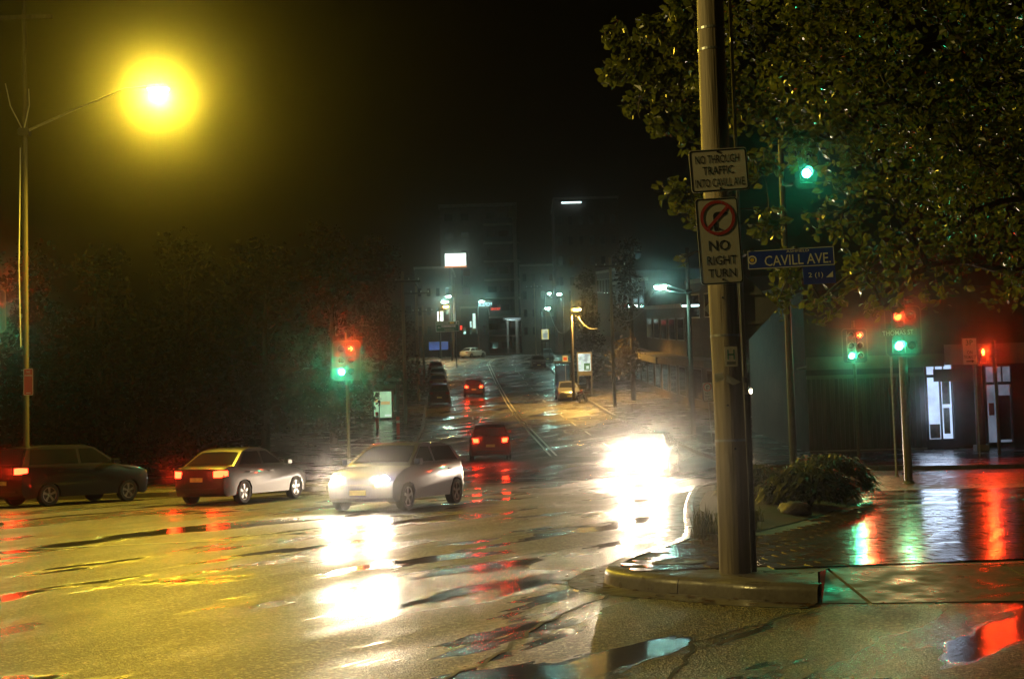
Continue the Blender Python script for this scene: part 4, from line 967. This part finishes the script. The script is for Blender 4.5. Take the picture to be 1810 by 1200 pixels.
# wet fallen leaves on the corner and along the gutter
leafmat('fallen_leaf', (.10, .065, .02), .3); fl = MB(); lr = random.Random(77)
for _ in range(260):
    if lr.random() < .45:
        q = lr.choice(kp2[:60]); nn = nrm_at(q); o_ = -lr.uniform(.04, .5); x, y, z = q.x+nn.x*o_+lr.gauss(0, .1), q.y+nn.y*o_, .014
        if inpoly(x, y, IS): continue
    else:
        x, y, z = lr.uniform(1.4, 9), lr.uniform(14.8, 26), .172
        if not inpoly(x, y, IS) or inpoly(x, y, BED): continue
    a = lr.uniform(0, 6.28); d = Vector((math.cos(a), math.sin(a), 0)); e = Vector((-d.y, d.x, 0)); s_ = lr.uniform(.03, .075); c = Vector((x, y, z))
    fl.add([c-d*s_, c-d*s_*.2+e*s_*.6+Vector((0, 0, .01*lr.random())), c+d*s_, c-d*s_*.2-e*s_*.6+Vector((0, 0, .012*lr.random()))], [(0, 1, 2, 3)])
tag(fl.build('fallen_leaves', 'fallen_leaf', fix=False), 'wet fallen leaves scattered over the corner paving and gutter', 'leaves', kind='stuff')
# ------------------------------------------------------------------ buildings on the right
emit('shop_white', (.55, .72, 1.0), 1.5, .35, 1.2); emit('shop_pink', (.75, .25, .38), .28, .5, 2.0); emit('shop_grey', (.5, .6, .8), .3, .5, 1.5)
zs = h(58)+.14
xa, xb = X(1432, 58, 1), X(1640, 58, 1); xc = X(1900, 58, 1)
shop = thing('corner_shop', (xa, 58, h(57)), 0, 'dark corner shop with lit windows and board clad side under an awning', 'shop')
W_ = xc-xa; bx0 = xb-xa
MB().box(0, W_, .25, 14, -.3, 6.8).build('wall', 'dark_brick', shop)
# vertical boards
nb = 26; bw = bx0/nb
for i in range(nb):
    d = rnd.uniform(.0, .04); MB().box(i*bw+.012, (i+1)*bw-.012, .18-d, .25, .25+rnd.uniform(0, .05), 3.15).build('board', 'board', shop)
MB().box(0, bx0, .12, .25, .05, .25).build('base_rail', 'render_wall', shop); MB().box(0, bx0, .13, .25, 3.15, 3.3).build('top_rail', 'fascia', shop)
# fascia and awning
aw = MB(); aw.box(-.4, bx0+.2, -1.9, .2, 3.55, 3.63); aw.build('awning', 'fascia', shop)
MB().box(-.42, bx0+.22, -1.96, -1.9, 3.45, 3.95).build('awning_fascia', 'fascia', shop)
MB().box(bx0+.25, W_, -1.96, -1.9, 3.5, 4.3).build('awning_fascia', 'render_wall', shop); MB().box(bx0+.25, W_, -1.9, .24, 3.6, 3.68).build('awning', 'fascia', shop)
def shop_window(px0_, px1_, py0_, py1_, nm, em, bars, transom):
    a, c = X(px0_, 57.9, 2)-xa, X(px1_, 57.9, 2)-xa; z1, z0 = P(px0_, py0_, 57.9).z-h(57), P(px0_, py1_, 57.9).z-h(57)
    w = MB(); w.box(a-.08, c+.08, .06, .24, z0-.08, z0); w.box(a-.08, c+.08, .06, .24, z1, z1+.08); w.box(a-.08, a, .06, .24, z0, z1); w.box(c, c+.08, .06, .24, z0, z1)
    zt = z1-(z1-z0)*transom; w.box(a, c, .08, .24, zt-.05, zt+.05)
    for b_ in bars: xx = a+(c-a)*b_; w.box(xx-.035, xx+.035, .085, .24, z0, zt-.05); 
    for b_ in [.33, .66]: xx = a+(c-a)*b_; w.box(xx-.02, xx+.02, .085, .24, zt+.05, z1)
    f = w.build('window_frame', 'window_frame', shop)
    edges = [0]+list(bars)+[1]
    for e0, e1 in zip(edges, edges[1:]): MB().box(a+(c-a)*e0+.04, a+(c-a)*e1-.04, .16, .17, z0, zt-.06).build('pane', em, f)
    MB().box(a, c, .16, .17, zt+.06, z1).build('pane', em, f)
    return a, c, z0, z1, f
a, c, z0, z1, f = shop_window(1643, 1688, 640, 776, 'w', 'shop_white', [.52], .18)
mat('poster_green', (.25, .4, .2), .5); mat('poster_grey', (.25, .28, .32), .5); mat('poster_red', (.4, .06, .05), .5)
MB().box(a+(c-a)*.60, a+(c-a)*.9, .14, .15, z0+1.4, z0+2.5).build('poster', 'poster_green', f); MB().box(a+(c-a)*.62, a+(c-a)*.86, .14, .15, z0+.2, z0+1.25).build('poster', 'poster_grey', f); MB().box(a+.06, a+(c-a)*.46, .14, .15, z0+.02, z0+.6).build('poster', 'poster_grey', f)
a, c, z0, z1, f = shop_window(1748, 1792, 648, 782, 'w', 'shop_grey', [.45], .22)
MB().box(a+(c-a)*.5, a+(c-a)*.95, .14, .15, z0+.1, z0+1.9).build('poster', 'window_frame', f); MB().box(a+(c-a)*.08, a+(c-a)*.3, .14, .15, z0+1.1, z0+1.6).build('poster', 'poster_red', f)
MB().box(X(1650, 57.9, 2)-xa, X(1700, 57.9, 2)-xa, -.4, -.3, 2.9, 3.4).build('hanging_sign', 'signal_black', shop)
lamp('shop_light', 'AREA', (X(1666, 57, 2)-xa, -.15, 2.0), 40, (.6, .75, 1), shop, rot=(R(-90), 0, 0)).data.size = 1.4

# awninged terrace along the main road
def terrace(y0, y1, x0, x1, hgt, label, wall, seed, glow=None):
    r = random.Random(seed); Yc = (y0+y1)/2; bz = h(y0)
    t_ = thing('terrace_shop', ((x0+x1)/2, y0, bz), 0, label, 'shop', 'dark terrace shops up the right footpath')
    ln = y1-y0; dx = x1-x0; wx = -dx/2
    o = MB(); o.add([(wx, 0, -.5), (wx+14, 0, -.5), (wx+14+dx, ln, -.5), (wx+dx, ln, -.5), (wx, 0, hgt), (wx+14, 0, hgt), (wx+14+dx, ln, hgt+h(y1)-bz), (wx+dx, ln, hgt+h(y1)-bz)],
                     [(0, 3, 2, 1), (4, 5, 6, 7), (0, 1, 5, 4), (1, 2, 6, 5), (2, 3, 7, 6), (3, 0, 4, 7)]); o.build('wall', wall, t_)
    hz1 = h(y1)-bz
    a = MB(); z = 3.1
    a.add([(wx-2.2, 0, z), (wx-.02, 0, z), (wx+dx-.02, ln, z+hz1), (wx+dx-2.2, ln, z+hz1), (wx-2.2, 0, z+.45), (wx-.02, 0, z+.45), (wx+dx-.02, ln, z+.45+hz1), (wx+dx-2.2, ln, z+.45+hz1)],
          [(0, 3, 2, 1), (4, 5, 6, 7), (0, 1, 5, 4), (1, 2, 6, 5), (2, 3, 7, 6), (3, 0, 4, 7)]); a.build('awning', 'fascia', t_)
    nwin = max(2, int(ln/4))
    for i in range(nwin):
        u0, u1 = (i+.15)/nwin, (i+.8)/nwin
        def q(u, zz, off): return (wx+dx*u-off, ln*u, zz+(h(y0+ln*u)-bz))
        for (za, zb, nm, m_) in ((.7, 2.7, 'shopfront', 'dark_glass'), (hgt-2.3, hgt-.8, 'window', 'dark_glass')):
            fr = MB().add([q(u0-.01, za-.08, .02), q(u1+.01, za-.08, .02), q(u1+.01, zb+.08, .02), q(u0-.01, zb+.08, .02), q(u0-.01, za-.08, .06), q(u1+.01, za-.08, .06), q(u1+.01, zb+.08, .06), q(u0-.01, zb+.08, .06)],
                          [(4, 5, 6, 7), (0, 1, 5, 4), (1, 2, 6, 5), (2, 3, 7, 6), (3, 0, 4, 7)]).build(nm, 'window_frame', t_)
            MB().add([q(u0, za, .07), q(u1, za, .07), q(u1, zb, .07), q(u0, zb, .07)], [(0, 1, 2, 3)]).build('pane', m_, fr, fix=False)
    MB().add([(wx-.12, 0, hgt), (wx+.3, 0, hgt), (wx+dx+.3, ln, hgt+hz1), (wx+dx-.12, ln, hgt+hz1), (wx-.12, 0, hgt+.3), (wx+.3, 0, hgt+.3), (wx+dx+.3, ln, hgt+.3+hz1), (wx+dx-.12, ln, hgt+.3+hz1)],
             [(0, 3, 2, 1), (4, 5, 6, 7), (0, 1, 5, 4), (1, 2, 6, 5), (2, 3, 7, 6), (3, 0, 4, 7)]).build('parapet', 'render_wall', t_)
    return t_
terrace(73, 86, 14.2, 14.6, 7.2, 'dark two storey shop next up from the corner shop', 'dark_brick', 41)
terrace(86.2, 100, 13.8, 12.4, 8.6, 'dark tall terrace shop behind the cool street lamp', 'dark_brick', 42)
terrace(100.2, 122, 12.3, 11.6, 7.0, 'dark low terrace shop by the leaning power pole', 'dark_brick', 43)
terrace(122.2, 150, 11.6, 10.8, 9.5, 'dark three bay terrace shop by the lit poster stand', 'dark_brick', 44)
terrace(150.2, 180, 11.5, 11, 11, 'far dark terrace shop near the road bend', 'dark_brick', 45)

# poster stands and bus shelters
emit('ad_green', (.55, .95, .55), .85, .3, 1.5); emit('ad_white', (.8, .95, .85), 1.5, .6, 2.2); emit('ad_yellow', (.75, .85, .6), 1.0, .5, 2); emit('ad_yellow_edge', (.9, .75, .1), .9)
def poster_stand(px0_, px1_, py0_, py1_, Y, em, label, rot=0, bar=None, prints=()):
    c = P((px0_+px1_)/2, (py0_+py1_)/2, Y); w = (px1_-px0_)/F*Y/2; hh = (py1_-py0_)/F*Y/2; bz = h(Y)+.14
    t_ = thing('poster_stand', (c.x, Y, bz), rot, label, 'advertising panel'); cz = c.z-bz
    fr = MB(); e = .09; fr.box(-w-e, -w, -.1, .12, 0, cz+hh+e); fr.box(w, w+e, -.1, .12, 0, cz+hh+e); fr.box(-w, w, -.1, .12, cz+hh, cz+hh+e); fr.box(-w, w, -.1, .12, max(0, cz-hh-.35), cz-hh); fr.build('frame', 'window_frame', t_)
    MB().box(-w, w, -.06, .06, cz-hh, cz+hh).build('lit_panel', em, t_)
    if bar is not None: MB().box(-w+2*w*bar-.03, -w+2*w*bar+.03, -.085, -.061, cz-hh, cz+hh).build('divider', 'window_frame', t_)
    for k, (a0, a1, b0, b1, m_) in enumerate(prints): MB().box(-w+2*w*a0, -w+2*w*a1, -.075-.002*k, -.061, cz-hh+2*hh*b0, cz-hh+2*hh*b1).build('print', m_, t_)
    return t_
emit('print_orange', (.75, .55, .2), .8); emit('print_grey', (.35, .5, .45), .7); emit('print_green', (.15, .35, .1), .7); emit('print_pale', (.75, .9, .75), 1.1)
poster_stand(661, 693, 692, 738, 93, 'ad_green', 'bright green white advertising panel at the left bus stop', rot=R(-8), bar=.3, prints=((.05, .22, .6, .75, 'print_orange'), (.4, .9, .5, .62, 'print_orange'), (.6, .95, .05, .12, 'print_pale')))
poster_stand(1022, 1044, 625, 656, 113.6, 'ad_white', 'white advertising panel with green foot beside the right bus stop', prints=((.45, .95, .05, .45, 'print_green'), (.2, .4, .1, .6, 'print_pale'), (.62, .85, .12, .3, 'print_pale')))
poster_stand(957, 970, 582, 600, 172, 'ad_yellow', 'small yellow edged advertising panel far up the hill', prints=((.0, .12, 0, 1, 'ad_yellow_edge'), (.88, 1, 0, 1, 'ad_yellow_edge'), (.25, .75, .15, .6, 'print_grey')))
def shelter(px0_, px1_, Y, label, glass):
    bz = h(Y)+.14; a, c = X(px0_, Y, bz+1), X(px1_, Y, bz+1); t_ = thing('bus_shelter', ((a+c)/2, Y, bz), 0, label, 'bus shelter'); w = (c-a)/2
    for x in (-w, w):
        for y in (0, 1.3): MB().box(x-.04, x+.04, y-.04, y+.04, 0, 2.5).build('post', 'dark_steel', t_)
    MB().box(-w-.2, w+.2, -.3, 1.5, 2.5, 2.62).build('roof', 'galvanised', t_)
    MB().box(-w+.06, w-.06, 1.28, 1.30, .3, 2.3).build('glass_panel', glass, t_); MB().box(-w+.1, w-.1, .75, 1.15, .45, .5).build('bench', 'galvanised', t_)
emit('glowing_glass', (.30, .62, .62), .10, .7, 1.4)  # teal light is put into the glass as its own patchy glow
shelter(655, 702, 95, 'dark bus shelter around the green white advertising panel', 'dark_glass')
shelter(983, 1009, 122, 'bus shelter with teal glowing glass behind the grey hatchback', 'glowing_glass')
bs = thing('bus_stop_sign', (X(1001, 117.5), 117.5, h(117.5)+.14), 0, 'small bus stop flag on thin post before teal shelter', 'sign')
MB().tube([(0, 0, 0), (0, 0, 3.3)], .03, 6).build('post', 'galvanised', bs); MB().prism(rrect(-.22, .22, 2.75, 3.25, .03), -.04, -.03).build('panel', 'sign_white', bs); MB().prism(rrect(-.15, .15, 2.85, 3.1, .02), -.045, -.041).build('print', 'sign_red', bs)
# red no-parking plates and bollards at the left corner
for px_, Y, lab in ((704, 78, 'short white and red post at the left corner kerb'), (667, 84, 'dark red narrow board before the lit bus stop panel')):
    b_ = thing('marker_post', (X(px_, Y), Y, h(Y)+.14), 0, lab, 'post'); MB().box(-.09, .09, -.03, .03, 0, .95).build('shaft', 'sign_red', b_); MB().box(-.092, .092, -.034, .034, .6, .75).build('reflector', 'sign_white', b_)

# green direction sign up the hill
ds = thing('direction_sign', P(791, 577, 172), 0, 'green road direction sign reading Bankstown and Canterbury on one post', 'sign')
W, H_ = 2.9, 1.32
MB().prism(rrect(-W/2, W/2, -H_/2, H_/2, .1), 0, .03).build('panel', 'sign_green', ds)
ringpoly(MB(), rrect(-W/2+.03, W/2-.03, -H_/2+.03, H_/2-.03, .09), rrect(-W/2+.09, W/2-.09, -H_/2+.09, H_/2-.09, .06), -.01).build('border', 'sign_white', ds, fix=False)
MB().box(-W/2+.09, W/2-.09, -.012, -.004, .21, .26).build('divider', 'sign_white', ds)
text('Bankstown', 1.35, .24, -.55, .43, -.012, 'sign_white', ds); MB().box(.3, .82, -.012, -.004, .32, .54).build('route_shield', 'sign_yellow', ds)
MB().prism([(1.06, .3), (1.16, .3), (1.16, .44), (1.26, .44), (1.11, .58), (.96, .44), (1.06, .44)], -.012, -.004).build('arrow', 'sign_white', ds)
MB().prism([(-1.2, -.12), (-1.06, .0), (-1.06, -.07), (-.85, -.07), (-.85, -.17), (-1.06, -.17), (-1.06, -.24)][::-1], -.012, -.004).build('arrow', 'sign_white', ds)
MB().box(-.72, .95, -.012, -.004, -.1, .15).build('street_panel', 'sign_white', ds); text('MILTON STREET', 1.5, .15, .11, .025, -.014, 'sign_black', ds); text('Canterbury', 1.25, .28, .2, -.36, -.012, 'sign_white', ds)
zz = ds.location.z-h(172)-.1
MB().tube([(1.0, .08, -zz), (1.0, .08, .5)], .09, 8).build('post', 'galvanised', ds)

# ------------------------------------------------------------------ far hilltop
apt = thing('apartment_block', (X(848, 262, 20), 262, h(262)-.2), 0, 'tall pale apartment block with stacked balconies at the hilltop', 'building')
sc_ = 262/F; wA = 136*sc_; x1 = X(918, 262, 20)-apt.location.x; x0 = x1-wA
topz = P(890, 365, 262).z-apt.location.z; st = 33*sc_
MB().box(x0, x1-1.4, 0, 16, 0, topz).build('wall', 'grimy_render', apt)
for k in range(8):
    z = topz-st*(k+1)
    MB().box(x1-6.2, x1+(.0 if k == 0 else .45), -1.5, -.02, z-.12, z+.12).build('balcony_slab', 'pale_wall', apt)
    MB().box(x1-.7, x1, -1.45, -.02, z+.14, z+st-.14).build('fin_wall', 'pale_wall', apt)
    MB().box(x1-6.1, x1-.8, -1.45, -1.40, z+.13, z+1.1).build('balustrade', 'teal_wall', apt)
    for q, xx in enumerate((x1-5.6, x1-3.4)):
        w = MB().box(xx, xx+1.7, -.06, -.01, z+.2, z+2.4).build('window', 'window_frame', apt); MB().box(xx+.08, xx+1.62, -.075, -.065, z+.28, z+2.32).build('pane', 'dark_glass', w)
    for xx in (x0+.8, x0+3.8):
        w = MB().box(xx, xx+1.6, -.06, -.01, z+.9, z+2.3).build('window', 'window_frame', apt); MB().box(xx+.08, xx+1.52, -.075, -.065, z+.98, z+2.22).build('pane', 'dark_glass', w)
MB().box(x0-.2, x1+.2, -1.6, 16.2, topz, topz+.4).build('roof', 'render_wall', apt)
def far_building(px0_, px1_, py, Y, label, wall='teal_wall', cols=4, dep=14):
    bz = h(Y)-.2; a, c = X(px0_, Y, bz+6), X(px1_, Y, bz+6); zt = P((px0_+px1_)/2, py, Y).z-bz
    t_ = thing('far_building', (a, Y, bz), 0, label, 'building', 'dark buildings on the hilltop'); w = c-a
    MB().box(0, w, 0, dep, 0, zt).build('wall', wall, t_); MB().box(-.15, w+.15, -.15, dep+.1, zt, zt+.35).build('roof', 'render_wall', t_)
    rows = max(1, int((zt-3.5)/3.1))
    for r in range(rows):
        for k in range(cols):
            x = w*(k+.25)/cols; z = 4.2+r*3.1
            if z+1.5 > zt: continue
            f = MB().box(x, x+w*.45/cols, -.05, -.005, z, z+1.4).build('window', 'window_frame', t_); MB().box(x+.06, x+w*.45/cols-.06, -.06, -.052, z+.06, z+1.34).build('pane', 'dark_glass', f)
    return t_
far_building(735, 800, 475, 232, 'low dark building carrying the glowing white roof sign', 'grimy_render')
far_building(815, 862, 545, 236, 'low dark shop block with glowing lettering on its parapet', 'teal_wall')
far_building(922, 1000, 470, 246, 'plain dark block right of the apartment tower', 'grimy_render', 5)
far_building(985, 1098, 352, 214, 'wide dark building with a fluorescent strip on its roof edge', 'dark_brick', 6)
far_building(640, 735, 500, 225, 'dark building at the left end of the hilltop', 'dark_brick')
emit('sign_glow', (.85, 1.0, .92), 3.2); emit('sign_glow_dim', (.55, .8, .7), 1.6); emit('tube_white', (.7, .95, .95), 3.5); emit('neon_red', (1, .04, .02), 2.0); emit('neon_cyan', (.55, .9, .95), 2.4); emit('blue_glow', (.15, .28, .75), .5, .5, .6); emit('orange_edge', (.8, .25, .05), 1)
rs = thing('roof_sign', P(805, 459, 230), 0, 'glowing white roof sign with a round logo above the hilltop', 'sign')
k = 230/F; w, hh = 18.5*k, 10.8*k
MB().box(-w, w, 0, .5, -hh, hh).build('lit_face', 'sign_glow', rs); MB().box(-w-.1, w+.1, -.05, .5, -hh-.25, -hh-.02).build('edge', 'orange_edge', rs)
ringpoly(MB(), arc_pts(-w*.55, hh*.15, hh*.42, 0, 360, 20)[:-1], arc_pts(-w*.55, hh*.15, hh*.25, 0, 360, 20)[:-1], -.03).build('round_logo', 'sign_glow_dim', rs, fix=False)
for q in (.35, -.05): MB().box(-w*.2, w*.8, -.04, -.02, hh*(q-.1), hh*(q+.12)).build('lettering', 'sign_glow_dim', rs)
MB().box(-w*.95, w*.95, -.04, -.02, -hh*.5, -hh*.4).build('stripe', 'sign_glow_dim', rs)
for x in (-w*.6, w*.6): MB().box(x-.12, x+.12, .5, .8, -hh-3.2, hh).build('leg', 'dark_steel', rs)
lamp('sign_light', 'POINT', (0, -2.0, 0), 250, (.6, 1, .75), rs, size=1.2)
tb = thing('fluorescent_strip', P(1010, 358, 213.6), 0, 'white fluorescent strip lamp glowing on a dark roof edge', 'lamp')
MB().box(-1.5, 1.5, 0, .15, -.12, .1).build('tube', 'tube_white', tb); MB().box(-1.7, 1.7, 0, .35, .12, .3).build('hood', 'dark_steel', tb)
def lit_sign(px, py, Y, wpx, hpx, em, label, legs=True, letters=0, name='shop_sign', em2=None):
    t_ = thing(name, P(px, py, Y), 0, label, 'sign'); k = Y/F; w, hh = wpx*k/2, hpx*k/2
    if letters:
        MB().box(-w, w, .06, .12, -hh*1.2, hh*1.2).build('backing', 'signal_black', t_)
        r = random.Random(letters)
        for i in range(letters):
            x = -w+2*w*(i+.5)/letters; lw = w/letters*.7; m_ = MB()
            m_.box(x-lw, x-lw*.5, -.05, .05, -hh, hh)
            if r.random() < .8: m_.box(x-lw*.5, x+lw, -.05, .05, hh*.6, hh)
            if r.random() < .7: m_.box(x-lw*.5, x+lw*.7, -.05, .05, -.15*hh, .2*hh)
            if r.random() < .6: m_.box(x-lw*.5, x+lw, -.05, .05, -hh, -hh*.6)
            m_.build('letter', em, t_)
    else:
        MB().box(-w, w, 0, .3, -hh, hh).build('lit_face', em, t_); MB().box(-w-.08, w+.08, -.04, .34, hh, hh+.12).build('top_edge', 'dark_steel', t_)
        if em2: MB().box(-w*.6, w*.6, -.03, -.01, -hh*.2, hh*.4).build('print', em2, t_)
    if legs: MB().box(-.1, .1, .35, .5, -(t_.location.z-h(Y)), hh*.9).build('post', 'dark_steel', t_)
    return t_
lit_sign(858, 538, 233, 24, 5.5, 'neon_cyan', 'row of cyan lit letters on the parapet of the low block', False, 9)
lit_sign(876, 546, 233, 17, 3.6, 'neon_red', 'row of small red lit letters right under the cyan letters', False, 8)
lit_sign(778, 559, 205, 10, 16, 'sign_glow', 'white lit upright price sign left of the direction sign', True, 0, 'price_sign', 'sign_glow_dim')
lit_sign(775, 611, 198, 34, 14, 'blue_glow', 'dim blue lit panel low behind the left parked cars', True)
lit_sign(838, 567, 225, 5, 26, 'sign_glow_dim', 'tall narrow lit shop front strip left of the bright canopy', False)
lit_sign(832, 573, 225, 3, 10, 'sign_glow_dim', 'small lit strip beside the tall narrow shop front', False)
lit_sign(815, 579, 224, 3, 7, 'neon_red', 'tiny red lit sign left of the shop front strips', False)
lit_sign(1128, 452, 100, 9, 9, 'glowing_glass', 'faint teal lit window sign high on the right terrace', False)
lit_sign(1221, 540, 90, 30, 3, 'tube_white', 'thin cool strip light left of the timber pole', False)
cn = thing('lit_canopy', P(905, 567, 222), 0, 'bright white underside of a forecourt canopy at the hilltop', 'canopy')
k = 222/F
MB().add([(-15*k, -2, 3*k), (-8*k, -2.2, 0), (15*k, -2, -2*k), (13*k, 2, 2*k), (-4*k, 2.2, 3*k)], [(0, 1, 2, 3, 4)]).build('lit_soffit', 'tube_white', cn, fix=False)
MB().box(-16*k, 16*k, -2, 3, 3.2*k, 5*k).build('roof', 'teal_wall', cn)
for x in (-8*k, 8*k): MB().box(x-.15, x+.15, .5, .8, -(cn.location.z-h(222)), 3*k).build('column', 'render_wall', cn)
# window lights in the dark near the corner
hl_ = thing('wall_lantern', P(1327, 691, 66), 0, 'small warm lantern shining in the dark passage behind the timber pole', 'lamp')
emit('warm_bulb', (1, .7, .4), 25); MB().lathe([(.0, -.12), (.06, -.1), (.08, .05), (.0, .12)], 12).build('bulb', 'warm_bulb', hl_); MB().lathe([(.12, .1), (.03, .2)], 12).build('cap', 'dark_steel', hl_)
MB().box(-.04, .04, .02, .4, .05, .11).build('bracket', 'dark_steel', hl_)
